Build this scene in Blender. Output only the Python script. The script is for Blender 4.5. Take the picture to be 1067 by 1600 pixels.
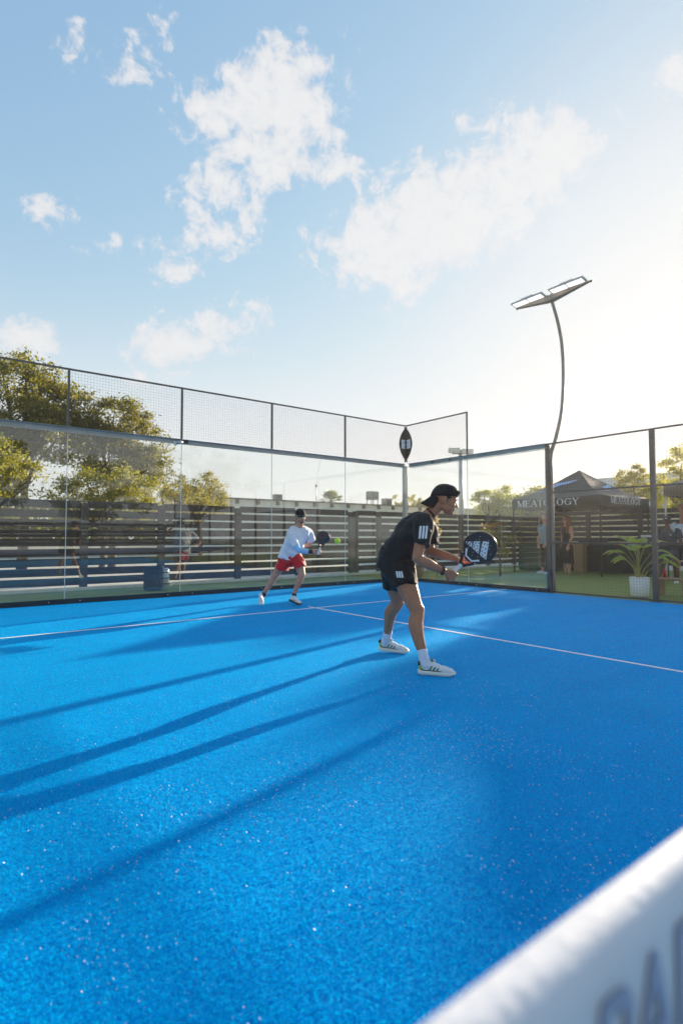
import bpy, bmesh, math, random
import numpy as np
from mathutils import Vector, Matrix, noise
from mathutils.bvhtree import BVHTree
R = math.radians
random.seed(7)
scene = bpy.context.scene
for o in list(bpy.data.objects): bpy.data.objects.remove(o)
col = scene.collection

# ------------------------------------------------------------------ camera
cam_d = bpy.data.cameras.new('camera'); cam = bpy.data.objects.new('camera', cam_d); col.objects.link(cam)
scene.camera = cam
YAW, PITCH = R(37.826), R(2.586)
cam.location = (-10.058, -10.234, 1.119)
cam.rotation_euler = (R(90) + PITCH, R(0.07), -YAW)
cam_d.sensor_fit = 'VERTICAL'; cam_d.sensor_height = 36.0; cam_d.sensor_width = 24.0
cam_d.lens = 864.1 / 1600 * 36
cam_d.clip_start = 0.02; cam_d.clip_end = 3000
cam_d.dof.use_dof = True; cam_d.dof.focus_distance = 5.2; cam_d.dof.aperture_fstop = 2.0

# ------------------------------------------------------------------ sun and sky
SUN_AZ = R(76.7)          # from +Y towards +X
SUN_EL = R(11.5)
sun_dir = Vector((math.sin(SUN_AZ)*math.cos(SUN_EL), math.cos(SUN_AZ)*math.cos(SUN_EL), math.sin(SUN_EL)))
sd = bpy.data.lights.new('sun', 'SUN'); sd.energy = 3.2; sd.angle = R(0.55); sd.color = (1.0, 0.84, 0.64)
so = bpy.data.objects.new('sun', sd); col.objects.link(so)
so.rotation_euler = (-sun_dir).to_track_quat('-Z', 'Y').to_euler(); so.location = (20, 0, 20)
scene.view_settings.view_transform = 'Standard'; scene.view_settings.look = 'None'
scene.view_settings.exposure = 2.05; scene.view_settings.gamma = 1.0
scene.view_settings.use_curve_mapping = False
scene.render.engine = 'CYCLES'
scene.cycles.max_bounces = 8; scene.cycles.transparent_max_bounces = 24

# cloud blobs: (w1, w2) tangent vectors, a point d of the sky is inside when (d.w1)^2+(d.w2)^2 < 1
CLOUDS = [((5.83, -8.92, 5.65), (11.7, 3.79, -11.56)), ((22.85, -15.77, 0.04), (14.1, 18.21, -26.12)), ((17.15, -5.52, -2.73), (8.32, 18.68, -26.65)), ((9.5, -7.43, 2.11), (11.54, 9.17, -19.29)), ((20.94, -9.72, 0.21), (9.16, 11.85, -23.16)), ((16.45, -5.69, 0.23), (17.98, 23.26, -54.13)), ((10.86, -7.53, 4.82), (23.44, 9.4, -34.2)), ((27.03, -10.47, 0.34), (13.24, 17.14, -43.26)), ((4.83, -20.96, 28.2), (66.69, -13.18, -33.83)), ((8.42, -8.67, 2.02), (6.76, 4.46, -14.53)), ((4.85, -8.08, 3.03), (7.2, 2.13, -11.81)), ((3.94, -10.29, 4.13), (8.26, 1.32, -12.04)), ((5.35, -21.78, 9.51), (11.51, 0.32, -15.14)), ((7.86, -4.83, 4.31), (13.9, 2.06, -20.47)), ((18.82, -1.72, -2.37), (0.52, 9.84, -31.31)), ((20.84, 0.66, -6.92), (-7.75, 27.77, -48.76)), ((21.78, -0.9, -5.92), (4.5, 24.68, -30.72)), ((58.76, -4.56, -16.53), (4.67, 22.01, -25.96)), ((3.24, -37.7, 13.55), (18.69, 0.71, -24.37)), ((25.07, -19.53, -0.04), (15.66, 20.25, -37.45)), ((19.31, -18.08, 9.45), (58.83, 34.7, -66.67)), ((39.4, -46.94, -0.66), (49.27, 63.66, -103.42)), ((5.8, -12.65, 10.05), (20.96, -5.71, -23.61))]
CLOUD_W = [1.0, .9, .8, 1.0, .95, .55, .75, .5, .35, 1, 1, 1, .9, .9, .8, .45, .4, .3, .9, .5, .4, .3, .45]

world = bpy.data.worlds.new('World'); scene.world = world; world.use_nodes = True
class NT:
    """small helper round a node tree"""
    def __init__(s, tree): s.t = tree; s.N = tree.nodes; s.L = tree.links
    def node(s, typ, **kw):
        n = s.N.new(typ)
        for k, v in kw.items(): setattr(n, k, v)
        return n
    def put(s, sock, v):
        if isinstance(v, bpy.types.NodeSocket): s.L.new(v, sock)
        elif v is not None:
            if isinstance(v, (tuple, list)) and hasattr(sock.default_value, '__len__') and len(sock.default_value) == 4 and len(v) == 3: v = tuple(v) + (1,)
            sock.default_value = v
    def math(s, op, a, b=None, c=None, clamp=False):
        n = s.node('ShaderNodeMath', operation=op, use_clamp=clamp)
        for i, v in enumerate((a, b, c)):
            if v is not None: s.put(n.inputs[i], v)
        return n.outputs[0]
    def vmath(s, op, a, b=None, scale=None):
        n = s.node('ShaderNodeVectorMath', operation=op); s.put(n.inputs[0], a)
        if b is not None: s.put(n.inputs[1], b)
        if scale is not None: s.put(n.inputs[3], scale)
        return n.outputs['Value'] if op in ('DOT_PRODUCT', 'LENGTH') else n.outputs[0]
    def noise(s, vec, scale, detail=4, rough=.55, dist=0):
        n = s.node('ShaderNodeTexNoise'); s.put(n.inputs['Vector'], vec)
        n.inputs['Scale'].default_value = scale; n.inputs['Detail'].default_value = detail
        n.inputs['Roughness'].default_value = rough; n.inputs['Distortion'].default_value = dist
        return n.outputs['Fac']
    def ramp(s, fac, a, b, ca=(0, 0, 0), cb=(1, 1, 1), smooth=False):
        n = s.node('ShaderNodeMapRange', interpolation_type='SMOOTHSTEP' if smooth else 'LINEAR')
        s.put(n.inputs[0], fac); n.inputs[1].default_value = a; n.inputs[2].default_value = b
        if ca == (0, 0, 0) and cb == (1, 1, 1): return n.outputs[0]
        return s.mix(n.outputs[0], ca, cb)
    def mix(s, f, a, b, mode='MIX'):
        n = s.node('ShaderNodeMix', data_type='RGBA', blend_type=mode)
        s.put(n.inputs[0], f); s.put(n.inputs[6], a); s.put(n.inputs[7], b)
        return n.outputs[2]

w = NT(world.node_tree)
for n in list(w.N): w.N.remove(n)
d = w.vmath('NORMALIZE', w.node('ShaderNodeTexCoord').outputs['Generated'])
sky = w.node('ShaderNodeTexSky', sky_type='NISHITA'); sky.sun_disc = False
sky.sun_elevation = SUN_EL; sky.sun_rotation = SUN_AZ
sky.air_density = 1.0; sky.dust_density = 0.4; sky.ozone_density = 3.0; sky.altitude = 0
SKY_K = 0.15
skc = w.vmath('SCALE', sky.outputs[0], scale=SKY_K)
# broad aureole round the sun and milky air near the horizon
cs = w.math('MAXIMUM', w.vmath('DOT_PRODUCT', d, tuple(sun_dir)), 0.0)
sep = w.node('ShaderNodeSeparateXYZ'); w.put(sep.inputs[0], d); dz = sep.outputs[2]
glow = w.math('MULTIPLY', w.math('POWER', cs, 17.0), 0.6)
hz = w.math('MULTIPLY', w.math('POWER', w.math('SUBTRACT', 1.0, w.math('MAXIMUM', dz, 0.0), clamp=True), 10.0), 2.3)
milk = w.vmath('SCALE', (1.0, 0.97, 0.90), scale=w.math('ADD', glow, hz))
skc = w.vmath('ADD', w.vmath('ADD', skc, milk), (.010, .020, .06))
# clouds
nz = w.noise(d, 15.0, 10, .64, .5); nz2 = w.noise(d, 40.0, 6, .66, .4)
f = None
for (w1, w2), k in zip(CLOUDS, CLOUD_W):
    a = w.vmath('DOT_PRODUCT', d, w1); b = w.vmath('DOT_PRODUCT', d, w2)
    q = w.math('SQRT', w.math('ADD', w.math('MULTIPLY', a, a), w.math('MULTIPLY', b, b)))
    m = w.math('MULTIPLY', w.math('SUBTRACT', 1.35, q), k * 0.75)
    m = w.math('MINIMUM', m, 0.75 * k)
    f = m if f is None else w.math('SMOOTH_MAX', f, m, 0.10)
# scattered clouds of the same kind over the rest of the sky (behind the camera)
back = w.math('MULTIPLY', w.math('SUBTRACT', w.noise(d, 3.1, 3, .5), 0.58), 4.0)
behind = w.ramp(w.vmath('DOT_PRODUCT', d, (0.613, 0.79, 0)), 0.25, -0.1, smooth=True)
f = w.math('MAXIMUM', f, w.math('SUBTRACT', w.math('MULTIPLY', back, behind), w.math('MULTIPLY', w.math('SUBTRACT', 1.0, behind), 1.0)))
f = w.math('ADD', f, w.math('MULTIPLY', w.math('SUBTRACT', nz, 0.47), 2.5))
f = w.math('ADD', f, w.math('MULTIPLY', w.math('SUBTRACT', nz2, 0.5), 1.2))
cl = w.ramp(f, 0.12, 0.95, smooth=True)
cl = w.math('MULTIPLY', cl, w.ramp(dz, 0.02, 0.12, smooth=True))
cshade = w.ramp(nz2, 0.3, 0.7, (0.55, 0.58, 0.63), (1.0, .98, .94))
ccol = w.vmath('ADD', cshade, w.vmath('SCALE', (1, .98, .94), scale=w.math('MULTIPLY', glow, 0.9)))
final = w.mix(w.math('MULTIPLY', cl, 0.99), skc, ccol)
# soft shoulder: the sky near the sun is brighter than the exposure can hold
sx_ = w.node('ShaderNodeSeparateXYZ'); w.put(sx_.inputs[0], final); cx_ = w.node('ShaderNodeCombineXYZ')
for i, cap in enumerate((0.2040, 0.2085, 0.2130)):
    w.put(cx_.inputs[i], w.math('MULTIPLY', w.math('SUBTRACT', 1.0, w.math('EXPONENT', w.math('MULTIPLY', sx_.outputs[i], -1/cap))), cap))
fin = cx_.outputs[0]
# the ground half of the world: plain dull reflection of the land
fin = w.mix(w.ramp(dz, -0.02, 0.0), (0.07, 0.07, 0.065), fin)
bg = w.node('ShaderNodeBackground'); w.put(bg.inputs[0], fin); bg.inputs[1].default_value = 1.0
out = w.node('ShaderNodeOutputWorld'); w.L.new(bg.outputs[0], out.inputs[0])

# ------------------------------------------------------------------ materials
def principled(name, color, rough=.6, metal=0, spec=.5, var=.0, vscale=8, bump=0, bscale=60, stretch=None, coat=0, trans=0, sheen=0):
    m = bpy.data.materials.new(name); m.use_nodes = True; t = NT(m.node_tree)
    b = t.N['Principled BSDF']
    tc = t.node('ShaderNodeTexCoord').outputs['Object']
    if stretch:
        tc = t.vmath('MULTIPLY', tc, stretch)
    base = tuple(color) + (1,)
    if var:
        n = t.noise(tc, vscale, 5, .6)
        lo = tuple(c*(1-var) for c in color); hi = tuple(min(1, c*(1+var)) for c in color)
        t.put(b.inputs['Base Color'], t.ramp(n, .3, .7, lo, hi))
        t.put(b.inputs['Roughness'], t.math('ADD', t.math('MULTIPLY', n, .2), rough-.1))
    else:
        b.inputs['Base Color'].default_value = base; b.inputs['Roughness'].default_value = rough
    b.inputs['Metallic'].default_value = metal; b.inputs['Specular IOR Level'].default_value = spec
    b.inputs['Coat Weight'].default_value = coat
    b.inputs['Sheen Weight'].default_value = sheen
    if bump:
        bn = t.node('ShaderNodeBump'); bn.inputs['Strength'].default_value = bump; bn.inputs['Distance'].default_value = .01
        t.put(bn.inputs['Height'], t.noise(tc, bscale, 4, .6)); t.L.new(bn.outputs[0], b.inputs['Normal'])
    return m

def leaf_mat(name, c1, c2, trans=.45):
    m = bpy.data.materials.new(name); m.use_nodes = True; t = NT(m.node_tree)
    for n in list(t.N): t.N.remove(n)
    g = t.node('ShaderNodeNewGeometry'); rnd = g.outputs['Random Per Island']
    c = t.mix(rnd, c1, c2)
    df = t.node('ShaderNodeBsdfPrincipled'); t.put(df.inputs['Base Color'], c); df.inputs['Roughness'].default_value = .5
    tr = t.node('ShaderNodeBsdfTranslucent'); t.put(tr.inputs[0], t.mix(1.0, c, (1.72, 1.57, .65), 'MULTIPLY'))
    mx = t.node('ShaderNodeMixShader'); mx.inputs[0].default_value = trans
    t.L.new(df.outputs[0], mx.inputs[1]); t.L.new(tr.outputs[0], mx.inputs[2])
    o = t.node('ShaderNodeOutputMaterial'); t.L.new(mx.outputs[0], o.inputs[0]); return m

def glass_mat():
    m = bpy.data.materials.new('glass'); m.use_nodes = True; t = NT(m.node_tree)
    for n in list(t.N): t.N.remove(n)
    g = t.node('ShaderNodeNewGeometry')
    fr = t.node('ShaderNodeFresnel')
    t.put(fr.inputs[0], t.math('ADD', 1.75, t.math('MULTIPLY', g.outputs['Backfacing'], 1/1.75-1.75)))
    tr = t.node('ShaderNodeBsdfTransparent'); tr.inputs[0].default_value = (.965, .985, .975, 1)
    gl = t.node('ShaderNodeBsdfGlossy'); gl.inputs['Roughness'].default_value = 0.0
    mx = t.node('ShaderNodeMixShader'); t.L.new(fr.outputs[0], mx.inputs[0]); t.L.new(tr.outputs[0], mx.inputs[1]); t.L.new(gl.outputs[0], mx.inputs[2])
    # dust and smears on the pane
    tc = t.node('ShaderNodeTexCoord').outputs['Object']
    dust = t.noise(t.vmath('MULTIPLY', tc, (1, 1, .5)), 1.7, 8, .7, 1.5)
    dd = t.ramp(dust, .38, .85, smooth=True)
    di = t.node('ShaderNodeBsdfTranslucent'); di.inputs[0].default_value = (.8, .78, .72, 1)
    d2 = t.node('ShaderNodeBsdfDiffuse'); d2.inputs[0].default_value = (.8, .8, .78, 1)
    dm = t.node('ShaderNodeMixShader'); dm.inputs[0].default_value = .5; t.L.new(di.outputs[0], dm.inputs[1]); t.L.new(d2.outputs[0], dm.inputs[2])
    m2 = t.node('ShaderNodeMixShader'); t.put(m2.inputs[0], t.math('ADD', .003, t.math('MULTIPLY', dd, .022)))
    t.L.new(mx.outputs[0], m2.inputs[1]); t.L.new(dm.outputs[0], m2.inputs[2])
    o = t.node('ShaderNodeOutputMaterial'); t.L.new(m2.outputs[0], o.inputs[0]); return m

def turf_mat():
    m = bpy.data.materials.new('blue_turf'); m.use_nodes = True; t = NT(m.node_tree); b = t.N['Principled BSDF']
    p = t.node('ShaderNodeNewGeometry').outputs['Position']
    fine = t.noise(p, 230, 2, .7); mid = t.noise(p, 75, 4, .7, .15); big = t.noise(p, 1.3, 4, .6)
    brushed = t.noise(t.vmath('MULTIPLY', p, (.35, 2.2, 1)), 1.6, 3, .5)
    v = t.math('ADD', t.math('MULTIPLY', fine, .45), t.math('MULTIPLY', mid, .55))
    c = t.ramp(v, .38, .64, (.0, .20, .54), (.0, .50, .97))
    c = t.mix(t.math('MULTIPLY', t.ramp(big, .35, .7, smooth=True), .28), c, (.0, .44, .93))
    c = t.mix(t.math('MULTIPLY', t.ramp(brushed, .45, .65, smooth=True), .14), c, (.0, .20, .62))
    sand = t.ramp(t.noise(p, 300, 2, .6), .70, .78)
    c = t.mix(t.math('MULTIPLY', sand, .22), c, (.15, .55, .9))
    t.put(b.inputs['Base Color'], c); b.inputs['Roughness'].default_value = .7; b.inputs['Specular IOR Level'].default_value = .05
    b.inputs['Sheen Weight'].default_value = .0; b.inputs['Sheen Roughness'].default_value = .5; b.inputs['Sheen Tint'].default_value = (.3, .7, 1, 1)
    bn = t.node('ShaderNodeBump'); bn.inputs['Strength'].default_value = .75; bn.inputs['Distance'].default_value = .006
    t.put(bn.inputs['Height'], v); t.L.new(bn.outputs[0], b.inputs['Normal'])
    return m

def grass_mat():
    m = bpy.data.materials.new('green_turf'); m.use_nodes = True; t = NT(m.node_tree); b = t.N['Principled BSDF']
    p = t.node('ShaderNodeNewGeometry').outputs['Position']
    v = t.noise(p, 70, 4, .7); big = t.noise(p, 1.1, 4, .6)
    c = t.ramp(v, .3, .7, (.14, .19, .03), (.30, .36, .07))
    c = t.mix(t.math('MULTIPLY', big, .6), c, (.26, .26, .07))
    t.put(b.inputs['Base Color'], c); b.inputs['Roughness'].default_value = .75
    bn = t.node('ShaderNodeBump'); bn.inputs['Strength'].default_value = .9; bn.inputs['Distance'].default_value = .02
    t.put(bn.inputs['Height'], v); t.L.new(bn.outputs[0], b.inputs['Normal']); return m

def wood_mat(name, c1, c2):
    m = bpy.data.materials.new(name); m.use_nodes = True; t = NT(m.node_tree); b = t.N['Principled BSDF']
    tc = t.node('ShaderNodeTexCoord').outputs['Object']
    oi = t.node('ShaderNodeObjectInfo').outputs['Random']
    pos = t.vmath('ADD', t.vmath('MULTIPLY', tc, (1.2, 14, 14)), t.vmath('SCALE', (31.0, 17.0, 9.0), scale=oi))
    n = t.noise(pos, 2.2, 6, .7, .8); st = t.noise(t.vmath('ADD', tc, t.vmath('SCALE', (31.0, 17.0, 9.0), scale=oi)), 3.5, 4, .7)
    c = t.ramp(n, .3, .72, c1, c2)
    c = t.mix(t.ramp(st, .62, .8), c, tuple(x*2.3 for x in c2))
    c = t.mix(t.math('MULTIPLY', oi, .35), c, tuple(x*1.5 for x in c2))
    t.put(b.inputs['Base Color'], c); b.inputs['Roughness'].default_value = .6
    bn = t.node('ShaderNodeBump'); bn.inputs['Strength'].default_value = .4; bn.inputs['Distance'].default_value = .006
    t.put(bn.inputs['Height'], n); t.L.new(bn.outputs[0], b.inputs['Normal']); return m

def cloth_mat(name, color, bump=.5, rough=.85, sheen=.06, var=.12, translucent=0):
    m = bpy.data.materials.new(name); m.use_nodes = True; t = NT(m.node_tree); b = t.N['Principled BSDF']
    tc = t.node('ShaderNodeTexCoord').outputs['Object']
    fold = t.noise(t.vmath('MULTIPLY', tc, (1, 1, .55)), 9, 3, .5, 1.2); fine = t.noise(tc, 260, 2, .5)
    c = t.ramp(fold, .3, .7, tuple(x*(1-var) for x in color), tuple(min(1, x*(1+var)) for x in color))
    t.put(b.inputs['Base Color'], c); b.inputs['Roughness'].default_value = rough; b.inputs['Sheen Weight'].default_value = sheen
    b.inputs['Specular IOR Level'].default_value = .25
    bn = t.node('ShaderNodeBump'); bn.inputs['Strength'].default_value = bump; bn.inputs['Distance'].default_value = .03
    t.put(bn.inputs['Height'], t.math('ADD', fold, t.math('MULTIPLY', fine, .04))); t.L.new(bn.outputs[0], b.inputs['Normal'])
    if translucent:
        tl = t.node('ShaderNodeBsdfTranslucent'); tl.inputs[0].default_value = tuple(min(1, x*3) for x in color) + (1,)
        mx = t.node('ShaderNodeMixShader'); mx.inputs[0].default_value = translucent
        t.L.new(b.outputs[0], mx.inputs[1]); t.L.new(tl.outputs[0], mx.inputs[2]); t.L.new(mx.outputs[0], t.N['Material Output'].inputs[0])
    return m

def skin_mat(name, color):
    m = principled(name, color, .48, spec=.4, var=.13, vscale=14, bump=.12, bscale=90)
    b = m.node_tree.nodes['Principled BSDF']
    b.inputs['Subsurface Weight'].default_value = .12; b.inputs['Subsurface Radius'].default_value = (.02, .008, .004)
    b.inputs['Subsurface Scale'].default_value = .5
    return m

M = dict(
 turf=turf_mat(), grass=grass_mat(), glass=glass_mat(),
 line=principled('line_white', (.88, .90, .92), .8, var=.1, vscale=60, bump=.4, bscale=120),
 sand=principled('sand', (.66, .74, .80), .6),
 steel=principled('painted_steel', (.088, .076, .070), .42, metal=.0, spec=.5, var=.25, vscale=5, coat=.2),
 beam=principled('beam_steel', (.36, .40, .42), .38, metal=.2, var=.15, vscale=4),
 beamblue=principled('side_beam_steel', (.22, .36, .42), .4, metal=.2, var=.15, vscale=4),
 rail=principled('base_rail', (.014, .026, .034), .5, var=.3, vscale=4),
 wire=principled('wire', (.10, .09, .09), .45, metal=.3),
 lampsteel=principled('lamp_pole_paint', (.30, .25, .21), .45, var=.15, vscale=5),
 galv=principled('galvanised', (.42, .44, .44), .45, metal=.5, var=.15, vscale=6),
 lit_joint=principled('glass_joint_lit', (.72, .72, .66), .5),  # pane joint strips, pale to stand for the lit edges of the glass
 wood=wood_mat('dark_wood', (.016, .011, .010), (.042, .029, .025)),
 woodpost=wood_mat('dark_wood_post', (.034, .026, .023), (.075, .057, .048)),
 timber=wood_mat('timber', (.20, .12, .06), (.36, .24, .14)),
 concrete=principled('concrete', (.72, .67, .57), .85, var=.12, vscale=5, bump=.3, bscale=40),
 paving=principled('paving', (.55, .51, .44), .9, var=.15, vscale=1.5, bump=.2, bscale=30),
 land=principled('land', (.20, .20, .15), .95, var=.35, vscale=.06),
 stucco=principled('stucco', (.80, .77, .66), .9, var=.09, vscale=1.6, bump=.3, bscale=30),
 stuccodark=principled('stucco_cap', (.16, .14, .11), .9, var=.3, vscale=3),
 bracket=principled('roof_bracket', (.14, .11, .08), .8, var=.3, vscale=9),
 acm=principled('air_conditioner', (.28, .27, .24), .6, metal=.2, var=.45, vscale=9),
 acdark=principled('air_conditioner_grille', (.06, .055, .05), .7, var=.3),
 cream=principled('cream_wall', (.62, .55, .36), .85, var=.08, vscale=2),
 bluewall=principled('pale_metal_wall', (.40, .50, .56), .5, metal=.1, var=.06, vscale=2),
 bark=principled('bark', (.11, .08, .055), .9, var=.4, vscale=14, bump=.8, bscale=30),
 canopy=cloth_mat('canopy_cloth', (.085, .09, .09), .25, .6, .2, .12, .35),
 canopy2=cloth_mat('canopy_cloth_taupe', (.26, .22, .20), .25, .6, .2, .12, .35),
 white=principled('white_paint', (.78, .79, .80), .5),
 printw=principled('white_print', (.74, .78, .82), .6),
 bluep=principled('light_blue_print', (.32, .52, .82), .6),
 pot=principled('white_pot', (.82, .82, .79), .5, var=.08, vscale=6),
 soil=principled('soil', (.05, .035, .02), .95, var=.3),
 tablecloth=cloth_mat('green_tablecloth', (.018, .055, .045), .5),
 tabledark=cloth_mat('dark_tablecloth', (.02, .03, .028), .5),
 black=principled('black_plastic', (.015, .015, .017), .4, var=.2),
 dark=principled('black_rubber', (.02, .02, .02), .8),
 skin=skin_mat('skin_tan', (.42, .185, .10)), skin2=skin_mat('skin_fair', (.56, .29, .20)), skin3=skin_mat('skin_dark', (.12, .062, .04)),
 hair=principled('dark_hair', (.020, .013, .010), .5, var=.4, vscale=60, bump=.8, bscale=120, stretch=(1, 1, .3)),
 hairred=principled('auburn_hair', (.20, .05, .02), .5, var=.35, vscale=50, bump=.8, bscale=90, stretch=(1, 1, .3)),
 beard=principled('reddish_stubble', (.24, .12, .07), .8, var=.3, vscale=80, bump=.5, bscale=200),
 hairbrown=principled('brown_hair', (.10, .05, .03), .5, var=.3, vscale=40),
 lips=principled('lips', (.32, .12, .10), .5),
 eye=principled('eye', (.03, .02, .018), .2),
 shirtblack=cloth_mat('black_jersey', (.013, .014, .018), .7, .75, .05),
 shortblack=cloth_mat('black_shorts', (.011, .010, .011), .7, .7, .05),
 capblack=cloth_mat('black_cap', (.012, .010, .013), .25, .8, .05),
 capgreen=cloth_mat('green_cap_brim', (.008, .05, .045), .2, .7, .1),
 shirtwhite=cloth_mat('white_shirt', (.74, .76, .84), 1.0, .8, .2, .05),
 sleeveblue=cloth_mat('pale_blue_sleeve', (.30, .56, .86), .3, .7, .2),
 shortred=cloth_mat('red_shorts', (.62, .012, .02), .9, .6, .2),
 sockw=cloth_mat('white_sock', (.70, .74, .84), .5, .9, .2, .05),
 shoew=principled('white_shoe', (.72, .75, .76), .5, var=.06, vscale=30, bump=.2, bscale=200),
 solew=principled('white_sole', (.76, .78, .70), .45),
 green=principled('green_stripe', (.02, .20, .11), .5), lime=principled('lime_heel', (.30, .55, .04), .45),
 darkgreen=principled('dark_green_heel', (.012, .05, .035), .5),
 rface=principled('racket_face', (.030, .026, .025), .38, var=.35, vscale=400, bump=.2, bscale=900),
 rframe=principled('racket_frame', (.012, .012, .013), .3, coat=.3),
 rface2=principled('racket_face_grey', (.03, .035, .045), .4, var=.2, vscale=60), red=principled('red_plastic', (.45, .02, .02), .4),
 orange=principled('orange_bridge', (.85, .14, .03), .45), rimlight=principled('racket_rim_grey', (.3, .29, .28), .35),
 grip=principled('white_grip', (.78, .80, .84), .7, var=.05, vscale=60, bump=.4, bscale=120),
 tealshirt=cloth_mat('blue_grey_shirt', (.20, .29, .34), .6), navyshirt=cloth_mat('navy_shirt', (.045, .05, .075), .5),
 navyshort=cloth_mat('navy_shorts', (.03, .035, .055), .5), paleshirt=cloth_mat('pale_blue_shirt', (.5, .58, .68), .5),
 blackdress=cloth_mat('black_dress', (.014, .012, .014), .6), net=principled('net_cord', (.02, .02, .02), .8),
 tape=principled('net_tape', (.60, .62, .68), .7, var=.04, vscale=12, bump=.15, bscale=80),
 tapeprint=principled('tape_print', (.30, .32, .44), .6),
 stem=principled('yellow_stem', (.42, .36, .10), .5, var=.2, vscale=12),
 bigleaf=leaf_mat('banana_leaf', (.22, .30, .05), (.34, .40, .09), .5),
 leafa=leaf_mat('leaf_olive', (.085, .095, .018), (.21, .20, .035), .5),
 leafb=leaf_mat('leaf_yellow', (.13, .145, .025), (.27, .26, .05), .55),
 leafc=leaf_mat('leaf_grey_green', (.15, .145, .06), (.28, .26, .11), .5),
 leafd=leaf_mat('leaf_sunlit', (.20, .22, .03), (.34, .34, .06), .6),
 leafo=leaf_mat('leaf_orange', (.30, .13, .03), (.38, .22, .05), .5),
 palmleaf=leaf_mat('palm_leaf', (.10, .13, .03), (.18, .20, .06), .35),
 lilac=leaf_mat('lilac_petal', (.42, .32, .52), (.60, .48, .66), .4),
 straw=leaf_mat('dried_grass', (.45, .33, .16), (.62, .50, .28), .4),
 galvball=principled('ball_felt', (.62, .80, .02), .85, sheen=.6, var=.06, vscale=200, bump=.5, bscale=300),
 bottle=principled('red_bottle', (.5, .02, .02), .35),
 lampglass=None)
def emis(name, c, s, base=(.8, .8, .8)):
    m = principled(name, base, .3); b = m.node_tree.nodes['Principled BSDF']
    b.inputs['Emission Color'].default_value = tuple(c)+(1,); b.inputs['Emission Strength'].default_value = s; return m
M['lampglass'] = emis('lit_lamp_glass', (1, .97, .9), .3)

# ------------------------------------------------------------------ object helpers
def link(o, parent=None):
    col.objects.link(o)
    if parent is not None: o.parent = parent
    return o
def tag(o, label=None, cat=None, group=None, kind=None):
    if label: o['label'] = label
    if cat: o['category'] = cat
    if group: o['group'] = group
    if kind: o['kind'] = kind
    return o
def thing(name, label, cat, loc=(0, 0, 0), rz=0, group=None):
    o = bpy.data.objects.new(name, None); col.objects.link(o)
    o.empty_display_size = .1; o.location = loc; o.rotation_euler = (0, 0, rz)
    return tag(o, label, cat, group)
def copy_tree(o, parent=None):
    c = o.copy(); col.objects.link(c)
    if parent is not None: c.parent = parent
    for ch in [x for x in o.children]: copy_tree(ch, c)
    return c

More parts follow.
